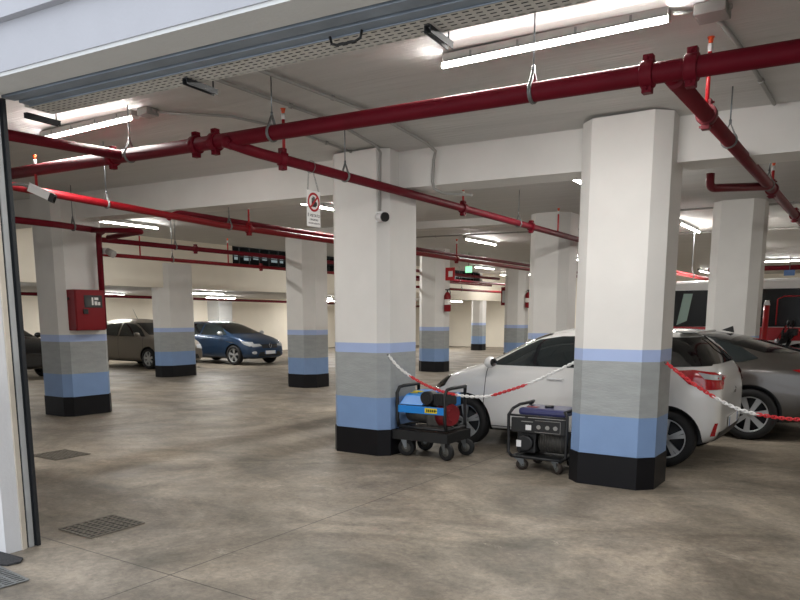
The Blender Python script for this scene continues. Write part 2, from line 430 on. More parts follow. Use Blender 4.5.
# ------------------------------------------------------------------ red pipework
def coupling(mb, c, axis, r):
    c, ax = Vector(c), Vector(axis).normalized()
    mb.cyl(c - ax*0.035, c + ax*0.035, r + 0.018, 20)
    up = Vector((0,0,1)) if abs(ax.z) < .5 else Vector((1,0,0)); sd = ax.cross(up).normalized()
    for s in (1, -1):
        p = c + up*s*(r + 0.025); mb.box(p.x-0.028, p.x+0.028, p.y-0.028, p.y+0.028, p.z-0.022, p.z+0.022)
        mb.cyl(p - sd*0.045, p + sd*0.045, 0.009, 8)
def pipe(label, path, r, couplings=(), m='pipe_red', name='sprinkler_pipe', group='red sprinkler pipes', tees=()):
    path = [Vector(p) for p in path]; base = path[0].copy()
    t = thing(name, label, 'pipe', base, 0, group)
    mb = MB(); pts = []
    for i, p in enumerate(path):                       # rounded elbows
        if 0 < i < len(path) - 1:
            a = (path[i-1] - p); b = (path[i+1] - p); k = min(r * 2.2, a.length/2, b.length/2)
            if a.angle(b) < 2.9:
                p0, p1 = p + a.normalized()*k, p + b.normalized()*k
                for q in range(7):
                    s = q / 6; pts.append(p0*(1-s)**2 + p*2*s*(1-s) + p1*s*s - base)
                continue
        pts.append(p - base)
    mb.tube(pts, r, 18); mb.build('pipe_run', m, t)
    for c in couplings:
        c = Vector(c); d = min(((path[i], path[i+1]) for i in range(len(path)-1)), key=lambda s: (( (s[0]+s[1])/2) - c).length)
        cb = MB(); coupling(cb, c - base, d[1] - d[0], r); cb.build('coupling', m, t, bevel=0.004)
    for p0, p1, rr in tees:
        tb = MB(); tb.cyl(Vector(p0) - base, Vector(p1) - base, rr, 18); tb.build('tee_outlet', m, t)
    return t
def mz(x): return 3.09 - 0.0225 * (x + 6.16)
pipe('thick dark red main pipe crossing the whole picture under the ceiling', [(-9.5, 4.5, mz(-9.5)), (-4, 4.5, mz(-4)), (3, 4.5, mz(3))], 0.058,
     [(-6.22, 4.5, mz(-6.22)), (-5.06, 4.5, mz(-5.06)), (-4.82, 4.5, mz(-4.82)), (-1.24, 4.5, mz(-1.24)), (-1.0, 4.5, mz(-1.0))],
     tees=[((-4.66, 4.44, 3.04), (-4.60, 4.48, 3.015), 0.052), ((-1.12, 4.5, 2.97), (-1.11, 4.68, 2.955), 0.054)])
A = lambda y: (-4.50, y, 2.965 - 0.0058 * (y - 5.0))
pipe('long red pipe sloping down behind the hanging sign across the two middle columns', [(-4.62, 4.45, 3.02), (-4.50, 4.62, 2.965), A(9), A(16)], 0.045, [A(4.98), A(8.31), A(10.46)], m='pipe_red')
B = lambda y: (-1.1, y, 2.945 + 0.003 * (y - 4.6))
pipe('red pipe running away from the main pipe at the upper right corner', [(-1.1, 4.55, 2.94), B(8), B(16)], 0.05, [B(5.46), B(9.0), B(11.5)], m='pipe_red_dull')
pipe('red pipe stub running from the main pipe towards the entrance at upper left', [(-6.05, 4.45, 3.09), (-6.2, 2.95, 3.08)], 0.045)
C = lambda y: (-7.5, y, 2.90 - 0.035 * (y - 4.6) if y < 7 else 2.815 - 0.004 * (y - 7))
pipe('bright red pipe passing behind the white camera at left', [C(3.2), C(5.3), C(7), C(12), C(22)], 0.042, [C(7.57), C(13.6)], m='bright_red')
pipe('red pipe running just above the bright red pipe, starting at an elbow', [(-7.65, 6.3, 2.84), (-7.7, 6.5, 2.93), (-7.7, 9.6, 2.91), (-7.7, 22, 2.90)], 0.036)
pipe('dark red pipe turning down the side of the column to the hose cabinet', [(-9.9, 3.5, 2.90), (-9.95, 6.2, 2.90), (-10.4, 7.28, 2.94), (-10.62, 7.33, 2.93), (-10.62, 7.33, 1.4)], 0.046, name='hose_riser_pipe')
pipe('short dark red pipe ending in an elbow below the tilted lamp', [(-10.25, 6.95, 2.915), (-9.56, 7.2, 2.89), (-9.5, 7.32, 2.88), (-10.5, 7.42, 2.86)], 0.04)
pipe('upper of the two thin red pipes in front of the upstand beam at left', [(-11.5, 7.9, 2.93), (-11.5, 12, 2.93), (-11.5, 24, 2.93)], 0.045, [(-11.5, 10.1, 2.93)])
pipe('lower bright red pipe in front of the upstand beam at left', [(-11.7, 8.0, 2.70), (-11.75, 13, 2.70), (-11.8, 24, 2.70)], 0.036, [(-11.75, 12.2, 2.70)], m='bright_red')
pipe('thin red pipe crossing below the low soffit behind the parked cars', [(-21, 5, 2.26), (-21, 14.8, 2.26), (-21, 34, 2.15)], 0.05, [(-21, 24, 2.20)])
pipe('upper red pipe seen between the far columns above the cream wall', [(-14.2, 22.5, 3.02), (-14.2, 31, 3.02)], 0.05)
pipe('lower red pipe seen between the far columns above the cream wall', [(-14.9, 22.5, 2.72), (-14.9, 33, 2.72)], 0.05, m='bright_red')
pipe('red pipe with an open elbow beside the top of the column behind the sedan', [(-1.53, 7.95, 3.0), (-1.53, 7.95, 2.86), (-1.1, 8.6, 2.93)], 0.04, [], m='pipe_red_dull')
pipe('distant red pipe near the blue sign behind the van', [(-4.5, 24, 3.0), (3, 24, 2.98)], 0.07)
pipe('light red pipe glimpsed between the largest column and the column behind the sedan', [(-3.4, 12.0, 2.44), (-3.2, 17, 2.40)], 0.04, m='chain_red')

def sprinkler(x, y, z0, z1, label):
    t = thing('sprinkler', label, 'sprinkler', (x, y, z0), 0, 'upright sprinklers')
    mb = MB(); mb.cyl((0,0,0), (0,0,z1-z0-0.10), 0.014, 10); mb.build('riser', 'riser_red', t)
    mb = MB(); mb.cyl((0,0,z1-z0-0.10), (0,0,z1-z0-0.05), 0.017, 10); mb.build('reducer', 'plastic_white', t)
    mb = MB(); mb.cyl((0,0,z1-z0-0.05), (0,0,z1-z0-0.012), 0.013, 10, 0.02); mb.cyl((0,0,z1-z0-0.012), (0,0,z1-z0-0.008), 0.024, 14); mb.build('head', 'orange', t)
sprinkler(-4.5, 5.0, A(5)[2] + .04, 3.40, 'orange tipped sprinkler rising behind the main pipe left of the hanging sign')
sprinkler(-4.5, 8.31, A(8.31)[2] + .04, 3.20, 'sprinkler standing on the long red pipe just right of the blue-cart column')
sprinkler(-4.5, 11.55, A(11.55)[2] + .04, 3.34, 'sprinkler on the long red pipe in front of the column behind the white car')
sprinkler(-1.1, 5.44, B(5.44)[2] + .04, 3.44, 'orange tipped sprinkler at the upper right above the red pipe')
sprinkler(-1.1, 9.0, B(9)[2] + .04, 3.25, 'sprinkler riser at the right on the red pipe near the open elbow')
sprinkler(-7.5, 4.48, C(4.48)[2] + .04, 3.27, 'orange tipped sprinkler standing above the white camera at left')
sprinkler(-7.5, 7.57, C(7.57)[2] + .04, 3.18, 'sprinkler riser on the bright red pipe left of the hanging sign')
sprinkler(-7.5, 13.6, C(13.6)[2] + .04, 3.2, 'sprinkler riser between the blue-cart column and the distant lamp')
sprinkler(-11.72, 8.95, 2.73, 3.2, 'sprinkler riser on the lower thin red pipe near the tilted lamp')
sprinkler(-11.74, 11.2, 2.73, 3.25, 'sprinkler riser on the lower thin red pipe left of the high opening')

def hanger(p, r, axis, label, zt=None):
    x, y, z = p; zt = (CN(x) if y < 5.9 else CZ(x)) - .001 if zt is None else zt
    t = thing('pipe_hanger', label, 'pipe hanger', (x, y, z), 0, 'pipe hangers')
    ax = Vector(axis); sd = Vector((-ax.y, ax.x, 0))
    mb = MB()
    R = r + 0.006
    pts = [sd*0.0 + Vector((0,0,R + 0.075))] + [sd*(R*math.sin(a)) + Vector((0,0,R*math.cos(a))) for a in [PI*(0.22 + 1.56*k/14) for k in range(15)]]
    for off in (-0.006, 0.006): mb.tube([q + ax*off for q in pts], 0.007, 6, closed=True)
    mb.build('clevis', 'zinc', t)
    mb = MB(); mb.cyl((0,0,R + 0.06), (0,0,zt - z), 0.0055, 8); mb.cyl((0,0,R+0.065), (0,0,R+0.095), 0.011, 6); mb.build('rod', 'steel', t)
hanger((-5.96, 4.5, mz(-5.96)), 0.058, (1,0,0), 'pipe hanger rod on the main pipe below the lamp at upper left')
hanger((-4.17, 4.5, mz(-4.17)), 0.058, (1,0,0), 'pipe hanger with clevis on the main pipe left of the centre of the picture')
hanger((-1.95, 4.5, mz(-1.95)), 0.058, (1,0,0), 'pipe hanger on the main pipe in front of the big lamp')
hanger(A(5.88), 0.045, (0,1,0), 'pipe hanger loop on the long red pipe just right of the hanging sign')
hanger(A(10.0), 0.045, (0,1,0), 'pipe hanger on the long red pipe between the two middle columns')
hanger(B(6.33), 0.05, (0,1,0), 'pipe hanger at the right on the pipe leaving the main pipe')
hanger(B(8.7), 0.05, (0,1,0), 'pipe hanger near the open elbow at the right')
hanger(C(5.31), 0.042, (0,1,0), 'pipe hanger loop on the bright red pipe right of the white camera')
hanger(C(7.2), 0.042, (0,1,0), 'pipe hanger on the bright red pipe left of the hanging sign')
hanger((-10.09, 6.55, 2.913), 0.05, (0,1,0), 'pipe hanger on the dark red pipe in front of the hose cabinet column')
hanger((-11.5, 9.6, 2.93), 0.045, (0,1,0), 'pipe hanger on the upper thin red pipe beyond the hose cabinet column')
hanger((-11.72, 9.7, 2.70), 0.036, (0,1,0), 'pipe hanger on the lower bright red pipe beyond the hose cabinet column')

hanger((-7.7, 10.6, 2.908), 0.036, (0,1,0), 'pipe hanger on the red pipe running just above the bright red one')
hanger((-14.2, 26.0, 3.02), 0.05, (0,1,0), 'far pipe hanger on the upper red pipe between the distant columns')
hanger((-14.9, 27.5, 2.72), 0.05, (0,1,0), 'far pipe hanger on the lower red pipe between the distant columns')
hanger((-3.25, 15.7, 2.408), 0.04, (0,1,0), 'pipe hanger on the light red pipe beside the column behind the sedan')

# ------------------------------------------------------------------ lamps
def lamp_proto():
    t = thing('ceiling_lamp', 'x', 'lamp', (0,0,0), 0, 'fluorescent ceiling lamps')
    mb = MB(); mb.box(-0.77, 0.77, -0.012, 0.075, -0.05, 0); mb.box(-0.775, 0.775, -0.008, -0.002, -0.098, -0.0501); mb.build('housing', 'lamp_housing', t, bevel=0.003)  # lower lip added to keep the tube's light off the cover
    mb = MB(); mb.prism([(-0.77, 0.0, -0.0505), (-0.77, 0.078, -0.0505), (-0.77, 0.074, -0.068), (-0.77, 0.05, -0.08), (-0.77, 0.0, -0.08)], (1.54, 0, 0)); mb.build('cover', 'lamp_cover', t)
    mb = MB(); R_ = 0.019                                   # full glow on the lower arc only, upper arc dimmed to spare the ceiling
    arc = lambda a0, a1: [(-0.030 + R_*math.sin(a_), -0.084 - R_*math.cos(a_)) for a_ in [math.radians(a0 + (a1 - a0)*q/12) for q in range(13)]]
    def strip(mb, P):
        V0 = [mb.b.verts.new((-0.76, y_, z_)) for y_, z_ in P]; V1 = [mb.b.verts.new((0.76, y_, z_)) for y_, z_ in P]
        for q in range(len(P) - 1): mb.b.faces.new((V0[q], V1[q], V1[q+1], V0[q+1])).material_index = mb.mi
    strip(mb, arc(-66, 62)); mb.mi = 1; strip(mb, arc(-150, -66)); mb.mi = 2; strip(mb, [arc(62, 63)[0], (-0.030, -0.084 + R_*.87), arc(-150, -149)[0]])
    mb.build('lit_tube', ['tube_lit', 'tube_dim', 'lamp_housing'], t)
    for x in (-0.55, -0.2, 0.2, 0.55):
        mb = MB(); mb.box(x - 0.008, x + 0.008, -0.016, 0.082, -0.056, -0.012); mb.build('clip', 'zinc', t)
    return t
lamp0 = lamp_proto(); first = True
def lamp(x, y, rz, label, z=None):
    global first
    z = CZ(x) - 0.005 if z is None else z
    if first:
        lamp0.location = (x, y, z); lamp0.rotation_euler = (0,0,rz); lamp0['label'] = label; first = False
    else: dup(lamp0, (x, y, z), rz, label)
lamp(-2.0, 4.81, math.radians(1.5), 'big lit tube lamp at the top right above the main pipe', CN(-1.9) - .005)
lamp(-6.85, 4.64, 0.0, 'lit tube lamp at the upper left behind the door rail', CN(-6.7) - .005)
lamp(-13.1, 9.7, PI/2, 'lit tube lamp above the pipes right of the hose cabinet column')
lamp(-7.85, 9.85, PI/2, 'lit tube lamp directly behind the hanging sign')
lamp(-8.25, 16.15, PI/2, 'lit tube lamp high between the blue-cart column and the column behind the white car')
lamp(-3.37, 9.65, PI/2, 'lit tube lamp left of the top of the largest column')
lamp(-13.1, 26.0, PI/2, 'small far lit tube lamp above the distant columns')
lamp(-3.25, 15.2, PI/2, 'lit tube lamp seen between the largest column and the column behind the sedan')
lamp(-2.6, 25.5, 0.0, 'far lit tube lamp above the van at the right edge')
lamp(-13.0, 18.0, PI/2, 'lit tube lamp hidden behind the column next to the blue car')
lamp(-8.2, 22.5, PI/2, 'added fill tube lamp hidden behind the pipes in the far middle bay')  # unseen lamp added to fill the middle bays with light
lamp(-3.2, 20.5, PI/2, 'added fill tube lamp far behind the column behind the sedan')  # added out of sight for more light behind the sedan
lamp(2.5, 9.8, PI/2, 'added fill tube lamp outside the frame over the bay at the right')  # added outside the view as fill from the right
lamp(2.5, 18.0, PI/2, 'added fill tube lamp outside the frame over the van')  # another added fill lamp beyond the right edge
lamp(-18.1, 16.2, PI/2, 'lit tube lamp under the low soffit above the blue car', 2.415)
lamp(-21.9, 15.2, PI/2, 'lit tube lamp under the low soffit above the grey hatchback', 2.415)
lamp(-19.0, 23.0, PI/2, 'added fill tube lamp under the low soffit hidden behind the column next to the blue car', 2.415)  # added under the low soffit to brighten the cream wall
lamp(-19.0, 29.5, PI/2, 'added fill tube lamp under the low soffit at the far end', 2.415)  # put in to lift the far end of the low bays
lamp(-19.0, 9.5, PI/2, 'added fill tube lamp under the low soffit hidden by the hose cabinet column', 2.415)  # unseen extra lamp, fills the near low bay
lamp(-22.0, 20.5, PI/2, 'added fill tube lamp under the low soffit near the pilaster', 2.415)  # added close to the cream wall to light it up
lamp(-22.0, 27.0, PI/2, 'added fill tube lamp under the low soffit hidden behind the blue-cart column', 2.415)  # same wall brightened farther along by this added lamp
lamp(-17.5, 31.5, PI/2, 'added fill tube lamp under the low soffit beside the small distant column', 2.415)  # extra fill added for the far corner
lamp(-14.0, 31.0, 0.0, 'added fill tube lamp hidden behind the column with the extinguisher', CZ(-14) - .005)  # added lamp, brightens the far wall from behind the columns
lamp(-12.5, 32.0, PI/2, 'farthest added fill tube lamp near the far wall')  # extra lamp put in to lift the far wall
lamp(-6.0, 31.0, PI/2, 'added fill tube lamp by the far wall behind the van')  # added fill for the far wall on the van side

# ------------------------------------------------------------------ conduits, junction boxes, cameras
def conduit(label, path, r=0.012):
    mb = MB(); mb.tube(path, r, 8)
    P = [Vector(p) for p in path]
    for a, b in zip(P, P[1:]):
        n = int((b - a).length / 0.9)
        for k in range(n):
            q = a.lerp(b, (k + 0.5) / n); d = (b - a).normalized()
            mb.cyl(q - d*0.012, q + d*0.012, r + 0.008, 8)
    return tag(mb.build('conduit', 'conduit_grey'), label, 'conduit', 'grey conduits')
cz = lambda x: CZ(x) - 0.028
cn = lambda x: CN(x) - 0.028
conduit('grey conduit along the ceiling bending down the beam to the right of the centre column', [(-4.16, 3.3, cn(-4)), (-4.1, 5.85, cn(-4)), (-4.08, 6.72, cz(-4) + .01), (-4.1, 6.94, cz(-4) - .03), (-4.15, 6.99, cz(-4) - .1), (-4.17, 7.0, 3.04), (-4.16, 7.02, 2.97), (-4.1, 7.1, 2.93), (-3.9, 7.4, 2.93)], 0.016)
conduit('grey conduit along the ceiling bending down the corner of the centre column to the camera', [(-4.6, 3.3, cn(-4.5)), (-4.6, 5.85, cn(-4.5)), (-4.62, 6.6, cz(-4.5) + .01), (-4.66, 6.72, cz(-4.5) - .03), (-4.68, 6.74, cz(-4.5) - .1), (-4.685, 6.74, 2.74)], 0.016)
conduit('grey conduit leaving the junction box at the upper right', [(-1.0, 5.04, cn(-1)), (-0.95, 5.85, cn(-1)), (-0.88, 6.95, cz(-1) + .01)], 0.016)
conduit('grey conduit from the big lamp to the junction box', [(-1.21, 4.86, cn(-1)), (-1.10, 4.90, cn(-1))], 0.012)
conduit('grey conduit running right from the junction box at upper left', [(-5.82, 4.72, cn(-5.6)), (-5.35, 5.2, cn(-5.3)), (-5.2, 5.85, cn(-5.2)), (-5.05, 6.9, cz(-5) + .01)], 0.014)
conduit('thin dark conduit crossing the far ceiling behind the centre column', [(-10.4, 15.0, cz(-10)), (-5.2, 15.0, cz(-5.2))], 0.016)
conduit('thin dark conduit crossing the ceiling behind the sedan column', [(-3.6, 12.9, cz(-3)), (2.0, 12.9, cz(2))], 0.016)
conduit('second thin dark conduit crossing the ceiling behind the sedan column, farther back', [(-4.0, 16.6, cz(-4)), (3.0, 16.6, cz(3))], 0.016)
def jbox(x, y, label, s=0.09):
    z = CN(x); mb = MB(); mb.box(x - s, x + s, y - s, y + s, z - 0.07, z - 0.002)
    for dx in (-1, 1):
        mb.cyl((x + dx*(s+.02), y, z - .03), (x + dx*s, y, z - .03), 0.018, 8)
    tag(mb.build('junction_box', 'box_grey', bevel=0.006), label, 'junction box', 'junction boxes')
jbox(-1.0, 4.94, 'square grey junction box on the ceiling right of the big lamp')
jbox(-5.9, 4.68, 'grey junction box on the ceiling right of the upper left lamp', 0.07)
jbox(-4.8, 3.7, 'flat grey box on the ceiling behind the door rail', 0.10)

cam1 = thing('security_camera', 'white bullet security camera hanging at the left in front of the red pipes', 'camera', (-5.98, 3.62, 2.64))
cam1.scale = (.78, .78, .78); cam1.location.z = 2.625
R = Matrix.Rotation(math.radians(38), 3, 'Z') @ Matrix.Rotation(math.radians(24), 3, 'Y')
def rb(mb, x0, x1, y0, y1, z0, z1): mb.box(x0, x1, y0, y1, z0, z1, rot=R, piv=(0,0,0))
mb = MB(); rb(mb, -0.14, 0.085, -0.045, 0.045, -0.042, 0.042); rb(mb, -0.15, 0.105, -0.05, 0.05, 0.043, 0.05); mb.build('housing', 'plastic_white', cam1, bevel=0.012)
mb = MB(); rb(mb, 0.086, 0.135, -0.05, 0.05, -0.05, 0.042); mb.build('lens_hood', 'plastic_black', cam1, bevel=0.01)
mb = MB(); q0, q1 = R @ Vector((0.135, 0, -0.005)), R @ Vector((0.139, 0, -0.005)); mb.cyl(q0, q1, 0.032, 16); mb.build('lens', 'glass_dark', cam1)
mb = MB(); mb.tube([(-0.08, -0.06, 0.05), (-0.16, -0.12, 0.09), (-0.42, -0.30, 0.10), (-0.46, -0.33, 0.16), (-0.46, -0.33, (CN(-6.4) - 2.626) / .78)], 0.016, 8); mb.build('bracket', 'zinc', cam1)
cam2 = thing('security_camera', 'small white security camera with black face on the corner of the centre column', 'camera', (-4.69, 6.75, 2.68))
mb = MB(); mb.cyl((0, 0, 0), (0, -0.02, 0), 0.05, 18); mb.box(-0.05, 0.05, -0.012, 0.012, -0.05, 0.06); mb.build('mount', 'plastic_white', cam2)
mb = MB(); mb.cyl((0.0, -0.035, 0), (0.115, -0.085, -0.015), 0.042, 18, 0.046); mb.build('housing', 'plastic_white', cam2)
mb = MB(); mb.cyl((0.1155, -0.0855, -0.015), (0.14, -0.096, -0.018), 0.050, 18); mb.build('lens', 'plastic_black', cam2)
cam3 = thing('security_camera', 'small white dome lamp-like camera on the riser above the hose cabinet', 'camera', (-10.56, 7.42, 2.60))
mb = MB(); mb.box(-0.05, 0.02, -0.05, 0.05, 0.0, 0.10); mb.build('mount', 'plastic_white', cam3, bevel=0.01)
mb = MB(); mb.cyl((0.02, 0, 0.05), (0.14, 0.03, -0.01), 0.05, 16, 0.06); mb.build('housing', 'lamp_housing', cam3)

# ------------------------------------------------------------------ hose cabinet, signs, extinguishers
hc = thing('hose_cabinet', 'red fire hose cabinet on the left column', 'fire cabinet', (-10.73, 7.03, 1.38))
mb = MB(); mb.box(0, 0.21, -0.26, 0.26, 0, 0.64); mb.build('box', 'bright_red', hc, bevel=0.006)
mb = MB(); mb.box(0.211, 0.226, -0.25, 0.25, 0.01, 0.63); d = mb.build('door', 'bright_red', hc, bevel=0.004)
mb = MB(); mb.box(0.2265, 0.229, -0.11, 0.21, 0.36, 0.555); mb.build('window_seal', 'plastic_black', d)
mb = MB(); mb.box(0.2295, 0.231, -0.09, 0.19, 0.38, 0.535); mb.build('glass', 'hose_glass', d)
mb = MB(); mb.box(0.2315, 0.2325, 0.02, 0.05, 0.40, 0.52); mb.box(0.2315, 0.2325, 0.07, 0.14, 0.48, 0.52); mb.box(0.2315, 0.2325, 0.07, 0.12, 0.40, 0.46); mb.box(0.2315, 0.2325, 0.13, 0.17, 0.40, 0.45); mb.build('sticker', 'sign_white', d)
mb = MB(); mb.box(0.2265, 0.25, -0.14, -0.06, 0.26, 0.335); mb.build('latch', 'plastic_black', d, bevel=0.004)
mb = MB(); mb.cyl((0.05, -0.2605, 0.5), (0.05, -0.275, 0.5), 0.022, 14); mb.build('side_knob', 'plastic_black', hc)

sg = thing('warning_sign', 'white prohibition sign with red circle hanging on chains from the long red pipe', 'sign', (-4.50, 5.39, 2.43))
mb = MB(); mb.box(-0.004, 0.004, -0.095, 0.095, 0, 0.325); mb.build('board', 'sign_white', sg, bevel=0.002)
mb = MB(); mb.lathe([(0.066, 0.0045), (0.086, 0.0045), (0.086, 0.006), (0.066, 0.006), (0.066, 0.0045)], (0, 0, 0.222), (1,0,0), 32)
rot = Matrix.Rotation(math.radians(45), 3, 'X'); mb.box(0.0075, 0.009, -0.07, 0.07, 0.213, 0.231, rot=rot, piv=(0, 0, 0.222)); mb.build('red_ring', 'sign_red', sg)
mb = MB()                                             # raised hand pictogram
mb.box(0.0045, 0.006, -0.03, 0.03, 0.179, 0.225)
for i, h in enumerate((0.259, 0.273, 0.269, 0.255)): mb.box(0.0045, 0.006, -0.030 + i*0.0155, -0.018 + i*0.0155, 0.223, h)
mb.box(0.0045, 0.006, 0.028, 0.045, 0.192, 0.225); mb.build('hand_symbol', 'sign_black', sg)
TX = Matrix(((0,0,1,0.0045), (1,0,0,0), (0,1,0,0), (0,0,0,1)))
text_mb('È VIETATO', 0.036, 'sign_black', 'lettering', sg, Matrix.Translation((0, 0, 0.10)) @ TX)
text_mb("L'INGRESSO", 0.023, 'sign_black', 'lettering', sg, Matrix.Translation((0, 0, 0.062)) @ TX)
text_mb('AI NON ADDETTI', 0.02, 'sign_black', 'lettering', sg, Matrix.Translation((0, 0, 0.03)) @ TX)
mb = MB()
for s in (-1, 1):
    a, b = Vector((0, s*0.08, 0.318)), Vector((0, s*0.03 - 0.03, 0.50))
    n = 14
    for k in range(n):
        c0, c1 = a.lerp(b, k/n), a.lerp(b, (k+0.9)/n); w = Vector((0.006, 0, 0)) if k % 2 else Vector((0, 0.006, 0))
        mb.tube([c0 - w, c1 - w, c1 + w, c0 + w], 0.0018, 5, closed=True)
mb.build('chain', 'zinc', sg)
mb = MB(); pz = A(5.36)[2] - 2.43; mb.tube([(0.054*math.cos(t), -0.03, pz + 0.054*math.sin(t)) for t in [2*PI*k/16 for k in range(16)]], 0.003, 6, closed=True); mb.build('hook', 'zinc', sg)

def extinguisher(loc, label, r=0.085, h=0.5):
    t = thing('fire_extinguisher', label, 'fire extinguisher', loc, 0, 'fire extinguishers')
    mb = MB(); mb.lathe([(0, 0), (r*.9, 0.0), (r, 0.03), (r, h*.8), (r*.7, h*.93), (r*.3, h), (0, h)], (0,0,0), (0,0,1), 20); mb.build('cylinder', 'bright_red', t)
    mb = MB(); mb.cyl((0,0,h), (0,0,h+.06), 0.02, 10); mb.box(-0.015, 0.015, -0.1, 0.03, h+.05, h+.08); mb.build('valve', 'plastic_black', t)
    mb = MB(); mb.tube([(0, 0.02, h+.04), (0, 0.10, h+.10), (0, 0.16, h), (0, 0.13, 0.15)], 0.013, 8); mb.build('hose', 'plastic_black', t)
    mb = MB(); mb.lathe([(r+.002, h*.35), (r+.002, h*.62)], (0,0,0), (0,0,1), 20); mb.build('label_band', 'lamp_cover', t)
extinguisher((-10.40, 18.35, 1.74), 'red fire extinguisher hung on the banded column behind the white car bonnet', 0.10, 0.55)
extinguisher((-10.44, 24.2, 1.9), 'small far red fire extinguisher on the column behind the white car windscreen', 0.11, 0.55)
fs = thing('extinguisher_sign', 'red square sign sticking out above the fire extinguisher', 'sign', (-10.50, 18.4, 2.62))
mb = MB(); mb.box(0.0, 0.30, -0.01, 0.01, 0, 0.36); mb.build('board', 'sign_red', fs)
mb = MB(); mb.box(0.10, 0.24, -0.016, -0.0105, 0.10, 0.26); mb.build('symbol', 'sign_white', fs)
hb = thing('hydrant_sign', 'small red framed box on the distant column right of the fire extinguisher', 'sign', (-11.442, 24.4, 2.0))
mb = MB(); mb.box(-0.1, 0.1, -0.10, 0.0, 0, 0.65); mb.build('box', 'bright_red', hb)
mb = MB(); mb.box(-0.05, 0.06, -0.105, -0.1005, 0.1, 0.52); mb.build('panel', 'lintel_grey', hb)
ex = thing('exit_sign', 'green lit exit sign on the ceiling between the far columns', 'sign', (-10.55, 19.9, 2.86))
mb = MB(); mb.box(-0.10, 0.10, -0.03, 0.03, 0.06, 0.24); mb.build('panel', 'green_sign', ex)
mb = MB(); mb.cyl((0,0,0.241), (0,0,CZ(-10.5) - 2.86), 0.012, 8); mb.build('rod', 'zinc', ex)
bs = thing('parking_sign', 'small blue sign high behind the van at the right edge', 'sign', (-2.3, 23.9, 2.76))
mb = MB(); mb.box(-0.14, 0.14, -0.01, 0.01, 0, 0.16); mb.build('board', 'blue_sign', bs)
mb = MB(); mb.cyl((0, 0, 0.161), (0, 0, CZ(-2.3) - 2.76), 0.01, 8); mb.build('rod', 'zinc', bs)

# ------------------------------------------------------------------ floor grates and mat
def grate(x0, x1, y0, y1, label, nx, ny, m='iron', rz=0.0):
    t = thing('floor_grate', label, 'grate', ((x0+x1)/2, (y0+y1)/2, 0), rz, 'floor grates')
    a, b = (x1-x0)/2, (y1-y0)/2
    mb = MB(); mb.box(-a, a, -b, b, 0.001, 0.003); mb.build('dark_sheet', 'drain_dark', t)  # flat dark sheet standing in for the shaded hollow under the bars
    mb = MB()
    for k in range(nx + 1):
        x = -a + 2*a*k/nx; mb.box(x - .009, x + .009, -b, b, 0.0035, 0.009)
    for k in range(ny + 1):
        y = -b + 2*b*k/ny; mb.box(-a, a, y - .009, y + .009, 0.0035, 0.0088)
    mb.build('bars', m, t)
grate(-5.06, -4.66, 3.0, 3.46, 'rusty square floor grate in front of the entrance', 8, 8)
grate(-8.1, -7.6, 4.52, 4.95, 'dark rusty floor grate farther in, beyond the first one', 9, 8)
grate(-5.0, -4.22, 2.09, 2.30, 'grey steel drain grate at the bottom left corner', 22, 3, 'zinc', math.radians(-4))
mb = MB(); mb.prism([(-5.4, 2.26, 0.002), (-4.66, 2.30, 0.002), (-4.57, 2.34, 0.002), (-4.56, 2.42, 0.002), (-4.62, 2.47, 0.002), (-5.4, 2.42, 0.002)], (0,0,0.012)); tag(mb.build('door_mat', 'mat_dark'), 'dark grey mat at the foot of the left wall', 'mat')

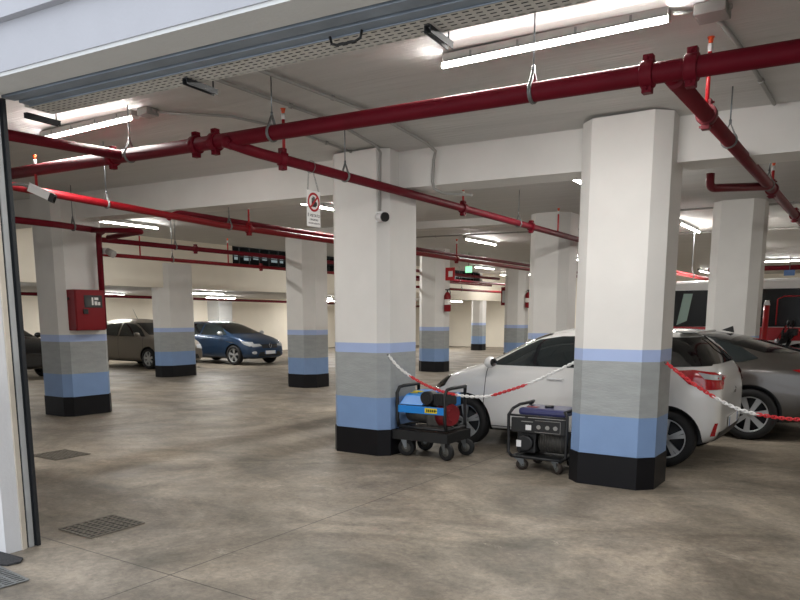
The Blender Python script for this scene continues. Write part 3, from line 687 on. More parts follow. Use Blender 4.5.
# ------------------------------------------------------------------ cars
def car_body(st, name, paint, parent, wheels, wr, archw=0.24):
    """st: rear-to-front rows (x, wl, wb, wt, z0, zb, zt)"""
    b = bmesh.new(); rings = []
    for x, wl, wb, wt, z0, zb, zt in st:
        dr = min(0.10, (zt - zb) * 0.32); ze = zt - dr
        half = [(0, z0), (wl*.72, z0), (wl*.96, z0 + .05), (wl, z0 + .34*(zb-z0)), (wb*1.0, z0 + .80*(zb-z0)), (wb*.975, zb),
                (wb*.975*.45 + wt*.55, zb*.45 + ze*.55), (wt, ze), (wt*.62, zt - dr*.22), (0, zt)]
        full = half + [(-y, z) for y, z in half[-2:0:-1]]
        rings.append([b.verts.new((x, y, z)) for y, z in full])
    n = len(rings[0])
    for A_, B_ in zip(rings, rings[1:]):
        for k in range(n): b.faces.new((A_[k], A_[(k+1) % n], B_[(k+1) % n], B_[k]))
    for r, flip in ((rings[0], 1), (rings[-1], 0)):     # end caps as strips between the two sides
        h = n // 2
        for k in range(h):
            a0, a1 = r[k], r[k+1]; c0, c1 = r[-k % n], r[-(k+1) % n]
            vs = []
            for v in (a0, a1, c1, c0):
                if v not in vs: vs.append(v)
            if len(vs) > 2: b.faces.new(vs)
    bmesh.ops.recalc_face_normals(b, faces=b.faces)
    me = bpy.data.meshes.new(name); b.to_mesh(me); b.free()
    o = bpy.data.objects.new(name, me); COL.objects.link(o)
    sd = o.modifiers.new('s', 'SUBSURF'); sd.levels = sd.render_levels = 3
    dg = bpy.context.evaluated_depsgraph_get(); smooth_me = bpy.data.meshes.new_from_object(o.evaluated_get(dg))
    bb = bmesh.new(); bb.from_mesh(smooth_me); tree = BVHTree.FromBMesh(bb); bb.free()
    # wheel arches
    cut = MB()
    for wx in wheels:
        for s in (-1, 1): cut.cyl((wx, s*0.62, wr), (wx, s*1.3, wr), wr + 0.055, 40)
    c = cut.build('cutter', 'plastic_black')
    o.modifiers.clear(); o.data = smooth_me
    bo = o.modifiers.new('b', 'BOOLEAN'); bo.operation = 'DIFFERENCE'; bo.object = c; bo.solver = 'EXACT'
    bpy.context.view_layer.update(); dg = bpy.context.evaluated_depsgraph_get(); fin = bpy.data.meshes.new_from_object(o.evaluated_get(dg))
    o.modifiers.clear(); o.data = fin; fin.materials.clear(); fin.materials.append(M[paint]); fin.materials.append(M['plastic_black'])
    bpy.data.objects.remove(c)
    for p in fin.polygons:
        p.use_smooth = True; p.material_index = 0
        cc = p.center
        for wx in wheels:
            d = math.hypot(cc.x - wx, cc.z - wr)
            if d < wr + 0.06 and (abs(p.normal.y) < .25 and abs(cc.y) > .6 or abs(abs(cc.y) - .62) < .004): p.material_index = 1; p.use_smooth = False
        if cc.z < st[len(st)//2][4] + 0.06: p.material_index = 1
    from mathutils.kdtree import KDTree
    kd = KDTree(len(smooth_me.vertices))
    for v in smooth_me.vertices: kd.insert(v.co, v.index)
    kd.balance(); ns = []
    for p in fin.polygons:
        for li in p.loop_indices:
            if p.material_index == 1 and not p.use_smooth: ns.append(p.normal.copy()); continue
            co = fin.vertices[fin.loops[li].vertex_index].co
            q = kd.find_n(co, 3); nn = Vector()
            for c_, i_, d_ in q: nn += smooth_me.vertices[i_].normal / (d_ + 1e-5)
            ns.append(nn.normalized())
    fin.normals_split_custom_set(ns)
    o.parent = parent
    return o, tree
def patch(name, tree, poly, axis, m, parent, off=0.006, cut=0.05):
    """poly: outline in the plane across 'axis'; the panel is laid onto the bodywork"""
    d = Vector(axis).normalized()
    b = bmesh.new()
    P = [Vector(p) for p in poly]
    f = b.faces.new([b.verts.new(p) for p in P])
    bmesh.ops.triangulate(b, faces=[f])
    for _ in range(7):
        es = [e for e in b.edges if e.calc_length() > cut]
        if not es: break
        bmesh.ops.subdivide_edges(b, edges=es, cuts=1); bmesh.ops.triangulate(b, faces=b.faces)
    dead = []
    for v in b.verts:
        h, nn, i, t = tree.ray_cast(v.co - d*4, d)
        if h is None: dead.append(v)
        else: v.co = h + nn*off if nn.dot(d) < 0 else h - nn*off
    bmesh.ops.delete(b, geom=dead, context='VERTS')
    bmesh.ops.recalc_face_normals(b, faces=b.faces)
    me = bpy.data.meshes.new(name); b.to_mesh(me); b.free()
    for p in me.polygons: p.use_smooth = True
    me.materials.append(M[m]); o = bpy.data.objects.new(name, me); COL.objects.link(o); o.parent = parent
    return o
def side(pts, s): return [(x, s*0.0, z) for x, z in pts], (0, -s, 0)
def both(name, tree, pts, m, parent, off=0.006, sides=(1, -1)):
    for s in sides:
        p, a = side(pts, s); patch(name, tree, p, a, m, parent, off)
def front(name, tree, pts, m, parent, off=0.006): return patch(name, tree, [(0, y, z) for y, z in pts], (-1, 0, 0), m, parent, off)
def rear(name, tree, pts, m, parent, off=0.006): return patch(name, tree, [(0, y, z) for y, z in pts], (1, 0, 0), m, parent, off)
def wheel(parent, x, y, r, s, spokes=5, w=0.19, dark=False, twin=True):
    """s: outward side +1/-1"""
    e = bpy.data.objects.new('wheel', None)
    t = MB(); c = (x, y, r); rr = r*0.70
    t.lathe([(rr, -w/2), (r*.94, -w/2), (r, -w/2+.03), (r, w/2-.03), (r*.94, w/2), (rr+.01, w/2), (rr, w/2-.02), (rr, -w/2)], c, (0, s, 0), 40)
    tire = t.build('wheel', 'rubber', parent)
    k = MB(); k.lathe([(0, 0.0), (rr, 0.0), (rr, 0.01), (0, 0.01)], c, (0, s, 0), 32); k.build('dark_disc', 'rail_dark', tire)  # dark disc that makes the gaps between the spokes dark
    m = MB()
    yo = w/2 - 0.03
    m.lathe([(rr*.93, yo-.04), (rr, yo-.04), (rr, yo+.012), (rr*.93, yo), (rr*.93, yo-.04)], c, (0, s, 0), 40)
    m.lathe([(0, yo+.004), (rr*.2, yo), (rr*.22, yo-.03), (0, yo-.03)], c, (0, s, 0), 20)
    for i in range(spokes):
        a0 = 2*PI*i/spokes + 0.3
        for da in ((-0.13, 0.13) if twin else (0,)):
            a = a0 + da
            dx, dz = math.cos(a), math.sin(a); px, pz = -dz, dx; wd = rr*(0.075 if twin else 0.13)
            p = lambda q, t_: (x + dx*q + px*t_, y + s*(yo - 0.028), r + dz*q + pz*t_)
            m.prism([p(rr*.15, -wd*.8), p(rr*.96, -wd*1.25), p(rr*.96, wd*1.25), p(rr*.15, wd*.8)], (0, s*0.03, 0))
    m.build('rim', 'alloy_dark' if dark else 'alloy', tire)
def mirror(parent, x, y, z, s, m, w=0.19):
    b = MB(); b.ball((x, y + s*0.12, z), 0.10, (0.65, 1.05, 0.7)); b.box(x-.02, x+.03, min(y, y+s*.09), max(y, y+s*.09), z-.06, z-.03)
    mi = b.build('wing_mirror', m, parent)
    g = MB(); g.ball((x - 0.03, y + s*0.12, z), 0.085, (0.5, 1.0, 0.65)); g.build('mirror_glass', 'glass_dark', mi)
def plate(parent, x, y, z, d, name='licence_plate', w=0.26, h=0.055):
    b = MB(); b.box(x - .006, x + .006, y - w, y + w, z - h, z + h); p = b.build(name, 'plate_white', parent, bevel=0.004)
    g = MB()
    for s in (-1, 1): g.box(x + d*.0065 - .001, x + d*.0065 + .001, y + s*w - (0.03 if s > 0 else 0), y + s*w + (0.03 if s < 0 else 0), z - h, z + h)
    g.build('blue_strip', 'blue_sign', p)
    return p

# --- white hatchback, nose to the left
wc = thing('car', 'white small hatchback parked behind the two generators', 'car', (-3.05, 8.79, 0), PI, 'parked cars')
HB = [(-1.75, .60, .62, .50, .44, .66, .76), (-1.745, .70, .70, .56, .36, .80, .92), (-1.70, .78, .77, .60, .29, .95, 1.05), (-1.62, .81, .81, .61, .25, 1.03, 1.16),
      (-1.50, .83, .83, .60, .22, 1.05, 1.31), (-1.34, .84, .835, .585, .20, 1.01, 1.42), (-1.15, .845, .84, .58, .19, 1.01, 1.462), (-.7, .845, .845, .585, .18, 1.0, 1.485),
      (-.1, .845, .845, .59, .18, .985, 1.49), (.25, .845, .845, .59, .18, .98, 1.45), (.55, .845, .84, .61, .18, .97, 1.33), (.85, .845, .84, .65, .18, .965, 1.155), (1.08, .84, .83, .68, .18, .955, 1.02),
      (1.3, .83, .82, .66, .19, .91, .975), (1.52, .80, .78, .60, .20, .83, .90), (1.68, .74, .72, .52, .21, .74, .81), (1.79, .64, .62, .45, .24, .64, .71), (1.83, .52, .52, .40, .30, .56, .62)]
body, tr = car_body(HB, 'body', 'paint_white_car', wc, (1.20, -1.23), 0.305)
both('side_window', tr, [(.90, 1.015), (.60, 1.19), (.34, 1.32), (.05, 1.365), (-.20, 1.37), (-.20, 1.02)], 'glass_side', wc)
both('side_window', tr, [(-.27, 1.02), (-.27, 1.37), (-.80, 1.36), (-1.0, 1.32), (-.98, 1.05)], 'glass_side', wc)
both('quarter_trim', tr, [(-1.02, 1.05), (-1.04, 1.32), (-1.34, 1.345), (-1.50, 1.25), (-1.62, 1.12), (-1.62, 1.085), (-1.30, 1.07)], 'glass_dark', wc)
rear('rear_window', tr, [(-.74, 1.10), (-.60, 1.37), (.60, 1.37), (.74, 1.10)], 'glass_dark', wc)
front('windscreen', tr, [(-.60, 1.06), (-.46, 1.39), (.46, 1.39), (.60, 1.06)], 'glass_dark', wc)
both('tail_lamp', tr, [(-1.28, 1.03), (-1.48, 1.045), (-1.66, 1.02), (-1.72, .97), (-1.73, .85), (-1.60, .845), (-1.44, .90)], 'lamp_red', wc, 0.012)
rear('tail_lamp_bar', tr, [(-.78, 1.0), (-.60, 1.0), (-.58, .92), (-.64, .85), (-.78, .85)], 'lamp_red', wc, 0.012); rear('tail_lamp_bar', tr, [(.78, 1.0), (.60, 1.0), (.58, .92), (.64, .85), (.78, .85)], 'lamp_red', wc, 0.012)
both('reversing_lamp', tr, [(-1.52, 1.02), (-1.70, .985), (-1.71, .94), (-1.58, .96)], 'lamp_clear', wc, 0.018)
both('rear_reflector', tr, [(-1.66, .36), (-1.70, .50), (-1.725, .50), (-1.70, .36)], 'lamp_red', wc, 0.01)
both('headlamp', tr, [(1.42, .87), (1.66, .80), (1.76, .69), (1.68, .67), (1.52, .73)], 'glass_dark', wc, 0.008)
rear('lower_bumper', tr, [(-.62, .28), (-.66, .40), (.66, .40), (.62, .28)], 'plastic_black', wc)
both('fuel_flap', tr, [(-1.30 + .08*math.cos(a), .76 + .08*math.sin(a)) for a in [2*PI*k/16 for k in range(16)]], 'paint_white_car', wc, 0.006)
for pts in ([(-.225, .30), (-.225, 1.0), (-.235, 1.0), (-.235, .30)], [(.93, .55), (.90, .98), (.91, .98), (.94, .55)], [(.93, .55), (.86, .30), (.87, .30), (.94, .55)], [(.86, .27), (.86, .28), (-.9, .28), (-.9, .27)], [(-1.02, 1.0), (-1.0, .62), (-1.01, .62), (-1.03, 1.0)]):
    both('door_seam', tr, pts, 'rail_dark', wc, 0.002, (-1, 1))
for s in (-1, 1):
    mirror(wc, .80, s*.82, 1.06, s, 'paint_white_car')
    for hx in (0.02, -.78):
        b = MB(); b.box(hx - .10, hx + .10, s*.855 - .012, s*.855 + .012, .875, .90); b.build('door_handle', 'plastic_white', wc, bevel=0.008)
    for wx in (1.20, -1.23): wheel(wc, wx, s*.755, 0.305, s, 5)
mb = MB(); mb.box(-1.44, -1.20, -.50, .50, 1.425, 1.448); mb.build('spoiler', 'paint_white_car', wc, bevel=0.01)
plate(wc, -1.765, 0.02, .47, -1)
mb = MB(); mb.tube([(-1.765, .05*math.cos(a), .80 + .03*math.sin(a)) for a in [2*PI*k/20 for k in range(20)]], 0.005, 6, closed=True); mb.tube([(-1.765, -.02, .785), (-1.765, -.012, .815)], .005, 6); mb.tube([(-1.765, .012, .785), (-1.765, .02, .815)], .005, 6); mb.tube([(-1.765, -.016, .80), (-1.765, .016, .80)], .005, 6); mb.build('badge', 'chrome', wc)
mb = MB(); mb.tube([(-1.42, .1, 1.39), (-1.56, .08, 1.27), (-1.66, -.15, 1.13)], 0.008, 6); mb.build('rear_wiper', 'plastic_black', wc)

# --- dark grey sedan behind it
sc = thing('car', 'dark grey saloon car parked behind the white hatchback at the right', 'car', (-2.66, 11.24, 0), PI, 'parked cars')
SD = [(-2.36, .60, .64, .45, .46, .72, .84), (-2.34, .74, .74, .56, .38, .84, .98), (-2.24, .84, .82, .62, .30, .92, 1.06), (-2.0, .89, .87, .64, .24, .96, 1.11), (-1.6, .91, .90, .62, .20, .98, 1.20),
      (-1.15, .915, .91, .58, .19, .985, 1.335), (-.65, .915, .915, .575, .18, .985, 1.42), (-.1, .915, .915, .585, .18, .98, 1.445), (.35, .915, .915, .59, .18, .97, 1.41), (.75, .915, .91, .62, .18, .96, 1.28),
      (1.1, .91, .90, .68, .18, .95, 1.08), (1.35, .90, .89, .70, .18, .92, .995), (1.7, .88, .86, .66, .20, .86, .93), (2.0, .83, .81, .58, .22, .78, .85), (2.2, .74, .72, .5, .25, .66, .73), (2.30, .58, .58, .42, .32, .56, .62)]
body, tr = car_body(SD, 'body', 'paint_sedan', sc, (1.40, -1.33), 0.335)
both('side_window', tr, [(.95, 1.0), (.6, 1.24), (.30, 1.345), (-.15, 1.365), (-.15, 1.005)], 'glass_side', sc)
both('side_window', tr, [(-.22, 1.005), (-.22, 1.365), (-.75, 1.325), (-1.15, 1.19), (-1.38, 1.06), (-1.2, 1.01)], 'glass_side', sc)
rear('rear_window', tr, [(-.66, 1.13), (-.50, 1.36), (.50, 1.36), (.66, 1.13)], 'glass_dark', sc)
front('windscreen', tr, [(-.70, 1.04), (-.52, 1.36), (.52, 1.36), (.70, 1.04)], 'glass_dark', sc)
both('tail_lamp', tr, [(-1.78, .93), (-2.15, .96), (-2.30, .92), (-2.31, .80), (-2.10, .83)], 'lamp_red', sc, 0.01)
rear('tail_lamp_bar', tr, [(-.8, .92), (-.3, .92), (-.3, .84), (-.8, .80)], 'lamp_red', sc, 0.01); rear('tail_lamp_bar', tr, [(.8, .92), (.3, .92), (.3, .84), (.8, .80)], 'lamp_red', sc, 0.01)
both('headlamp', tr, [(1.75, .84), (2.05, .76), (2.2, .66), (2.0, .68)], 'lamp_clear', sc, 0.008)
for s in (-1, 1):
    mirror(sc, .86, s*.89, 1.04, s, 'paint_sedan')
    for hx in (0.02, -.95):
        b = MB(); b.box(hx - .10, hx + .10, s*.915 - .012, s*.915 + .012, .87, .89); b.build('door_handle', 'chrome', sc, bevel=0.008)
    for wx in (1.40, -1.33): wheel(sc, wx, s*.82, 0.335, s, 7, twin=False)
mb = MB(); mb.prism([(-.95, -.012, 1.375), (-.78, -.012, 1.41), (-.93, -.012, 1.47)], (0, .024, 0)); mb.build('roof_fin', 'plastic_black', sc, bevel=0.006)
plate(sc, -2.375, 0, .62, -1)
both('sill_trim', tr, [(-.9, .22), (-.9, .28), (.9, .28), (.9, .22)], 'plastic_black', sc, 0.006)

# --- blue hatchback far left, nose to the right
bc = thing('car', 'dark blue hatchback with its nose to the right beside the cream wall', 'car', (-19.16, 17.95, 0), 0, 'parked cars')
k = 4.36 / 3.66
BH = [(x*k, wl*1.075, wb*1.075, wt*1.06, z0, zb*.97, zt*.975) for x, wl, wb, wt, z0, zb, zt in HB]
body, tr = car_body(BH, 'body', 'paint_blue_car', bc, (1.36, -1.31), 0.325)
both('side_window', tr, [(1.0, .99), (.62, 1.20), (.36, 1.31), (-.02, 1.35), (-.20, 1.35), (-.20, .985)], 'glass_side', bc)
both('side_window', tr, [(-.28, .985), (-.28, 1.35), (-.80, 1.34), (-1.35, 1.22), (-1.30, 1.02)], 'glass_side', bc)
front('windscreen', tr, [(-.70, 1.03), (-.54, 1.36), (.54, 1.36), (.70, 1.03)], 'glass_dark', bc)
rear('rear_window', tr, [(-.62, 1.06), (-.52, 1.30), (.52, 1.30), (.62, 1.06)], 'glass_dark', bc)
both('headlamp', tr, [(1.66, .80), (1.98, .76), (2.10, .66), (2.0, .62), (1.80, .69)], 'lamp_clear', bc, 0.01)
front('headlamp_inner', tr, [(-.78, .70), (-.42, .70), (-.36, .63), (-.70, .60)], 'lamp_clear', bc, 0.01); front('headlamp_inner', tr, [(.78, .70), (.42, .70), (.36, .63), (.70, .60)], 'lamp_clear', bc, 0.01)
front('grille', tr, [(-.40, .68), (.40, .68), (.34, .56), (-.34, .56)], 'plastic_black', bc, 0.008)
front('lower_grille', tr, [(-.46, .44), (.46, .44), (.56, .30), (-.56, .30)], 'plastic_black', bc, 0.008)
for y in (-.66, .66): front('fog_lamp', tr, [(y + .07*math.cos(a), .42 + .05*math.sin(a)) for a in [2*PI*q/12 for q in range(12)]], 'lamp_clear', bc, 0.012)
mb = MB(); mb.tube([(2.185, 0, .74), (2.195, .06, .64), (2.195, 0, .54), (2.195, -.06, .64)], 0.012, 6, closed=True); mb.build('badge', 'chrome', bc)
both('chrome_trim', tr, [(1.05, .77), (1.05, .785), (1.40, .745), (1.40, .73)], 'chrome', bc, 0.008)
for s in (-1, 1):
    mirror(bc, .86, s*.87, 1.04, s, 'alloy')
    b = MB(); b.box(-.1, .1, s*.915 - .012, s*.915 + .012, .85, .875); b.build('door_handle', 'paint_blue_car', bc, bevel=0.006)
    for wx in (1.36, -1.31): wheel(bc, wx, s*.81, 0.325, s, 5)
plate(bc, 2.20, 0, .42, 1)

# --- grey hatchback
gc = thing('car', 'grey-brown hatchback parked behind the banded column at left', 'car', (-19.82, 15.15, 0), 0, 'parked cars')
k = 4.0 / 3.66
GH = [(x*k, wl*1.02, wb*1.02, wt*1.02, z0, zb*.98, zt*1.035) for x, wl, wb, wt, z0, zb, zt in HB]
body, tr = car_body(GH, 'body', 'paint_grey_car', gc, (1.20, -1.28), 0.315)
both('side_window', tr, [(1.02, .99), (.66, 1.22), (.36, 1.345), (-.02, 1.39), (-.20, 1.39), (-.20, .985)], 'glass_side', gc)
both('side_window', tr, [(-.28, .985), (-.28, 1.39), (-.80, 1.38), (-1.2, 1.28), (-1.15, 1.02)], 'glass_side', gc)
front('windscreen', tr, [(-.68, 1.04), (-.52, 1.40), (.52, 1.40), (.68, 1.04)], 'glass_dark', gc)
rear('rear_window', tr, [(-.6, 1.06), (-.5, 1.34), (.5, 1.34), (.6, 1.06)], 'glass_dark', gc)
both('headlamp', tr, [(1.55, .84), (1.82, .77), (1.92, .66), (1.82, .62), (1.62, .72)], 'lamp_clear', gc, 0.01)
front('headlamp_inner', tr, [(-.72, .74), (-.42, .72), (-.40, .62), (-.66, .60)], 'lamp_clear', gc, 0.01); front('headlamp_inner', tr, [(.72, .74), (.42, .72), (.40, .62), (.66, .60)], 'lamp_clear', gc, 0.01)
front('grille', tr, [(-.42, .44), (.42, .44), (.5, .30), (-.5, .30)], 'plastic_black', gc, 0.008)
for s in (-1, 1):
    mirror(gc, .86, s*.83, 1.05, s, 'paint_grey_car')
    b = MB(); b.box(-.1, .1, s*.865 - .012, s*.865 + .012, .87, .892); b.build('door_handle', 'paint_grey_car', gc, bevel=0.006)
    for wx in (1.20, -1.28): wheel(gc, wx, s*.765, 0.315, s, 7, twin=False)
both('door_seam', tr, [(-.225, .30), (-.225, 1.0), (-.235, 1.0), (-.235, .30)], 'rail_dark', gc, 0.002)
both('door_seam', tr, [(.98, .50), (.95, .98), (.96, .98), (.99, .50)], 'rail_dark', gc, 0.002)
mb = MB(); mb.cyl((-.3, 0, 1.48), (-.55, 0, 1.85), 0.008, 6, 0.004); mb.cyl((-.29, 0, 1.465), (-.31, 0, 1.50), .025, 8); mb.build('antenna', 'plastic_black', gc)
plate(gc, 2.012, 0, .40, 1)

# --- black car at the left edge
dc = thing('car', 'black car whose nose shows between the door jamb and the left column', 'car', (-20.15, 10.25, 0), 0, 'parked cars')
DH = [(x*1.15, wl*1.06, wb*1.06, wt*1.04, z0 + .03, zb*1.06, zt*1.06) for x, wl, wb, wt, z0, zb, zt in HB]
body, tr = car_body(DH, 'body', 'paint_dark_car', dc, (1.3, -1.3), 0.33)
both('side_window', tr, [(1.02, 1.05), (.66, 1.30), (.36, 1.42), (-.20, 1.47), (-.20, 1.045)], 'glass_side', dc)
both('side_window', tr, [(-.28, 1.045), (-.28, 1.47), (-.80, 1.46), (-1.2, 1.36), (-1.15, 1.08)], 'glass_side', dc)
front('windscreen', tr, [(-.68, 1.1), (-.52, 1.47), (.52, 1.47), (.68, 1.1)], 'glass_dark', dc)
both('headlamp', tr, [(1.6, .92), (1.92, .86), (2.02, .72), (1.92, .70), (1.7, .80)], 'lamp_clear', dc, 0.01)
front('headlamp_inner', tr, [(-.76, .82), (-.44, .80), (-.42, .72), (-.70, .70)], 'lamp_clear', dc, 0.01); front('headlamp_inner', tr, [(.76, .82), (.44, .80), (.42, .72), (.70, .70)], 'lamp_clear', dc, 0.01)
for y in (-.6, .6): front('bumper_trim', tr, [(y-.12, .52), (y+.12, .52), (y+.10, .40), (y-.10, .40)], 'alloy', dc, 0.012)
for s in (-1, 1):
    mirror(dc, .88, s*.86, 1.1, s, 'paint_dark_car')
    for wx in (1.3, -1.3): wheel(dc, wx, s*.795, 0.33, s, 5)

# --- van behind the sedan
vn = thing('van', 'white and red van with black windows parked behind the dark sedan', 'van', (-4.2, 14.5, 0), 0)
mb = MB(); mb.prism([(0, 0, .32), (0.02, 0, .95), (.22, 0, 1.25), (.48, 0, 2.12), (.62, 0, 2.25), (6.0, 0, 2.30), (6.1, 0, 2.2), (6.1, 0, .32)], (0, 2.0, 0)); mb.build('body', 'paint_white_car', vn, bevel=0.05)
mb = MB(); mb.prism([(1.75, -.012, 1.42), (1.75, -.012, 2.08), (5.9, -.012, 2.10), (5.9, -.012, 1.42)], (0, .02, 0)); mb.build('side_window', 'van_glass', vn)
mb = MB(); mb.prism([(.30, -.012, 1.40), (.54, -.012, 2.08), (1.72, -.012, 2.08), (1.72, -.012, 1.42)], (0, .02, 0)); mb.build('door_window', 'van_glass', vn)
mb = MB(); mb.prism([(.98, -.020, 1.44), (1.08, -.020, 2.02), (1.24, -.020, 2.02), (1.16, -.020, 1.52)], (0, .007, 0)); mb.build('quarter_glass', 'van_green_glass', vn)
mb = MB(); mb.prism([(.02, -.014, 1.18), (.02, -.014, 1.41), (6.05, -.014, 1.41), (6.05, -.014, 1.18)], (0, .02, 0)); mb.build('red_stripe', 'van_red', vn)
mb = MB(); mb.tube([(2.66, -.02, 1.45), (2.66, -.02, 1.9), (2.76, -.02, 1.95), (5.5, -.02, 1.96)], 0.012, 6); mb.build('pinstripe', 'van_red', vn)
mb = MB(); mb.box(-.012, .008, .25, 1.75, .98, 1.05); mb.build('front_trim', 'plastic_black', vn)
mb = MB(); mb.prism([(.25, .12, 1.32), (.25, 1.88, 1.32), (.465, 1.80, 2.05), (.465, .20, 2.05)], (-.02, 0, .006)); mb.build('windscreen', 'glass_dark', vn)
for wx in (.95, 4.6): 
    wheel(vn, wx, .10, 0.33, -1, 6, twin=False); wheel(vn, wx, 1.90, 0.33, 1, 6, twin=False)

# --- red post and motorbike between sedan and van
ps = thing('red_post', 'slim red post with white tip standing in front of the van', 'post', (-1.58, 13.25, 0))
mb = MB(); mb.cyl((0,0,0), (0.02,0,1.78), 0.045, 14); mb.cyl((0,0,0), (0,0,0.02), 0.12, 16); mb.build('tube', 'van_red', ps)
mb = MB(); mb.cyl((0.02,0,1.78), (0.02,0,1.86), 0.05, 14, 0.03); mb.build('tip', 'plastic_white', ps)
mk = thing('motorbike', 'black motorbike whose handlebar shows above the sedan at the right edge', 'motorbike', (-0.92, 13.92, 0), 0)
mb = MB()
mb.tube([(-.34, -.40, 1.30), (-.30, -.25, 1.28), (-.33, 0, 1.20), (-.30, .25, 1.28), (-.34, .40, 1.30)], .016, 8); mb.tube([(-.33, 0, 1.20), (-.62, 0, .33)], .03, 8); mb.tube([(-.30, .0, 1.1), (.1, 0, .95), (.75, 0, .85)], .04, 8); mb.tube([(.1, 0, .9), (.1, 0, .35), (.75, 0, .33)], .035, 8); mb.tube([(-.36, 0, 1.05), (.1, 0, .45)], .035, 8); mb.build('frame', 'frame_black', mk)
mb = MB(); mb.ball((-.12, 0, 1.02), .2, (1.4, .8, .7)); mb.build('tank', 'paint_dark_car', mk)
mb = MB(); mb.ball((.42, 0, .95), .2, (2.0, .8, .4)); mb.build('seat', 'rubber', mk)
for x in (-.64, .75):
    mb = MB(); mb.tube([(x + .27*math.cos(a), 0, .33 + .27*math.sin(a)) for a in [2*PI*q/28 for q in range(28)]], .06, 10, closed=True); w_ = mb.build('wheel', 'rubber', mk)
    mb = MB(); mb.cyl((x, -.03, .33), (x, .03, .33), .21, 24); mb.build('rim', 'alloy_dark', w_)
mb = MB(); mb.prism([(-.52, -.10, 1.12), (-.52, .10, 1.12), (-.40, .15, 1.34), (-.40, -.15, 1.34)], (.14, 0, .03)); mb.box(-.36, -.22, -.13, .13, 1.28, 1.40); mb.build('fairing', 'plastic_black', mk, bevel=0.02)
for s in (-1, 1):
    mb = MB(); mb.prism([(-.42, s*.30, 1.24), (-.42, s*.46, 1.26), (-.42, s*.46, 1.38), (-.42, s*.30, 1.36)], (.03, 0, 0)); mb.build('hand_guard', 'plastic_black', mk, bevel=0.008)
mb = MB(); mb.box(.72, 1.05, -.22, .22, 1.0, 1.36); mb.build('top_case', 'plastic_black', mk, bevel=0.04)
mb = MB(); mb.ball((-.52, 0, 1.14), .09, (.7, 1, 1)); mb.build('headlamp', 'lamp_clear', mk)
mb = MB(); mb.prism([(-.52, -.16, 1.2), (-.52, .16, 1.2), (-.38, .12, 1.5), (-.38, -.12, 1.5)], (.01, 0, .004)); mb.build('windscreen', 'glass_dark', mk)
for s in (-1, 1):
    mb = MB(); mb.tube([(-.31, s*.28, 1.28), (-.34, s*.33, 1.45)], .008, 6); mb.ball((-.34, s*.34, 1.49), .07, (.4, 1.2, .7)); mb.build('mirror', 'plastic_black', mk)
    mb = MB(); mb.cyl((-.325, s*.30, 1.29), (-.345, s*.43, 1.305), .022, 10); mb.build('grip', 'rubber', mk)
mb = MB(); mb.box(-.08, .35, -.14, .14, .36, .72); mb.build('engine', 'engine_grey', mk, bevel=0.03)

# ------------------------------------------------------------------ generators
def caster(parent, x, y, r, zt, w=0.05, m='rubber', rimm='wheel_grey', ang=0.0, name='caster'):
    mb = MB(); c, s = math.cos(ang), math.sin(ang)
    ax = Vector((-s, c, 0)); off = Vector((c, s, 0))*0.03
    cen = Vector((x, y, r)) + off
    mb.lathe([(r*.55, -w/2), (r*.93, -w/2), (r, -w/3), (r, w/3), (r*.93, w/2), (r*.55, w/2), (r*.55, -w/2)], cen, ax, 24)
    t = mb.build(name, m, parent)
    k = MB(); k.lathe([(0, -w*.45), (r*.56, -w*.40), (r*.56, w*.40), (0, w*.45)], cen, ax, 20); k.cyl(cen - ax*(w*.75), cen + ax*(w*.75), .009, 8); k.build('hub', rimm, t)
    f = MB()
    for q in (-1, 1):
        p = cen + ax*q*(w*.62)
        f.prism([p + Vector((0,0,-.012)) - off*.4, p + Vector((0,0,-.012)) + off*.4, Vector((x, y, zt)) + ax*q*(w*.62) + off*1.2, Vector((x, y, zt)) + ax*q*(w*.62) - off*1.2], ax*q*.004)
    f.box(x - .035, x + .035, y - .035, y + .035, zt - .004, zt + .004); f.build('fork', 'steel', t)
cart = thing('trolley', 'rusty low trolley on four wheels carrying the blue generator', 'trolley', (-4.225, 7.15, 0))
mb = MB(); mb.box(-.38, .34, -.27, .27, .205, .30); mb.build('deck', 'rust_steel', cart, bevel=0.006)
mb = MB(); mb.box(-.385, .345, -.278, -.271, .20, .31); mb.box(-.385, .345, .271, .278, .20, .31); mb.box(.3405, .348, -.27, .27, .20, .31); mb.build('rim', 'frame_black', cart)
for x, y, a in ((-.27, -.20, .3), (.27, -.20, -.2), (-.26, .20, .5), (.30, .20, .1)): caster(cart, x, y, .098, .20, .055, ang=a)
g1 = thing('generator', 'blue generator in a black tube frame on the trolley', 'generator', (-4.225, 7.15, .312), 0, 'portable generators')
mb = MB()
for x in (-.33, .30):
    mb.tube([(x, -.22, .02), (x - .01, -.235, .12), (x - .015, -.235, .42), (x, -.21, .485), (x + .03, -.16, .50), (x + .03, .16, .50), (x, .21, .485), (x - .015, .235, .42), (x - .01, .235, .12), (x, .22, .02)], .02, 10)
for y in (-.225, .225): mb.tube([(-.33, y, .03), (.30, y, .03)], .017, 10)
mb.tube([(-.33, -.2, .03), (-.33, .2, .03)], .017, 8); mb.tube([(.30, -.2, .03), (.30, .2, .03)], .017, 8); mb.build('frame', 'frame_black', g1)
mb = MB(); mb.prism([(-.32, -.255, .20), (-.32, -.255, .285), (.285, -.255, .285), (.285, -.255, .20)], (0, .012, 0)); p = mb.build('front_bar', 'gen_blue', g1, bevel=0.004)
mb = MB(); mb.box(.04, .20, -.2565, -.2555, .215, .272); mb.build('yellow_label', 'yellow', p)
mb = MB()
for q in range(5): mb.box(.06 + q*.026, .076 + q*.026, -.258, -.257, .228, .258)
for q in range(3): mb.box(.06 + q*.05, .1 + q*.05, -.258, -.257, .24, .246)
mb.build('lettering', 'sign_black', p)
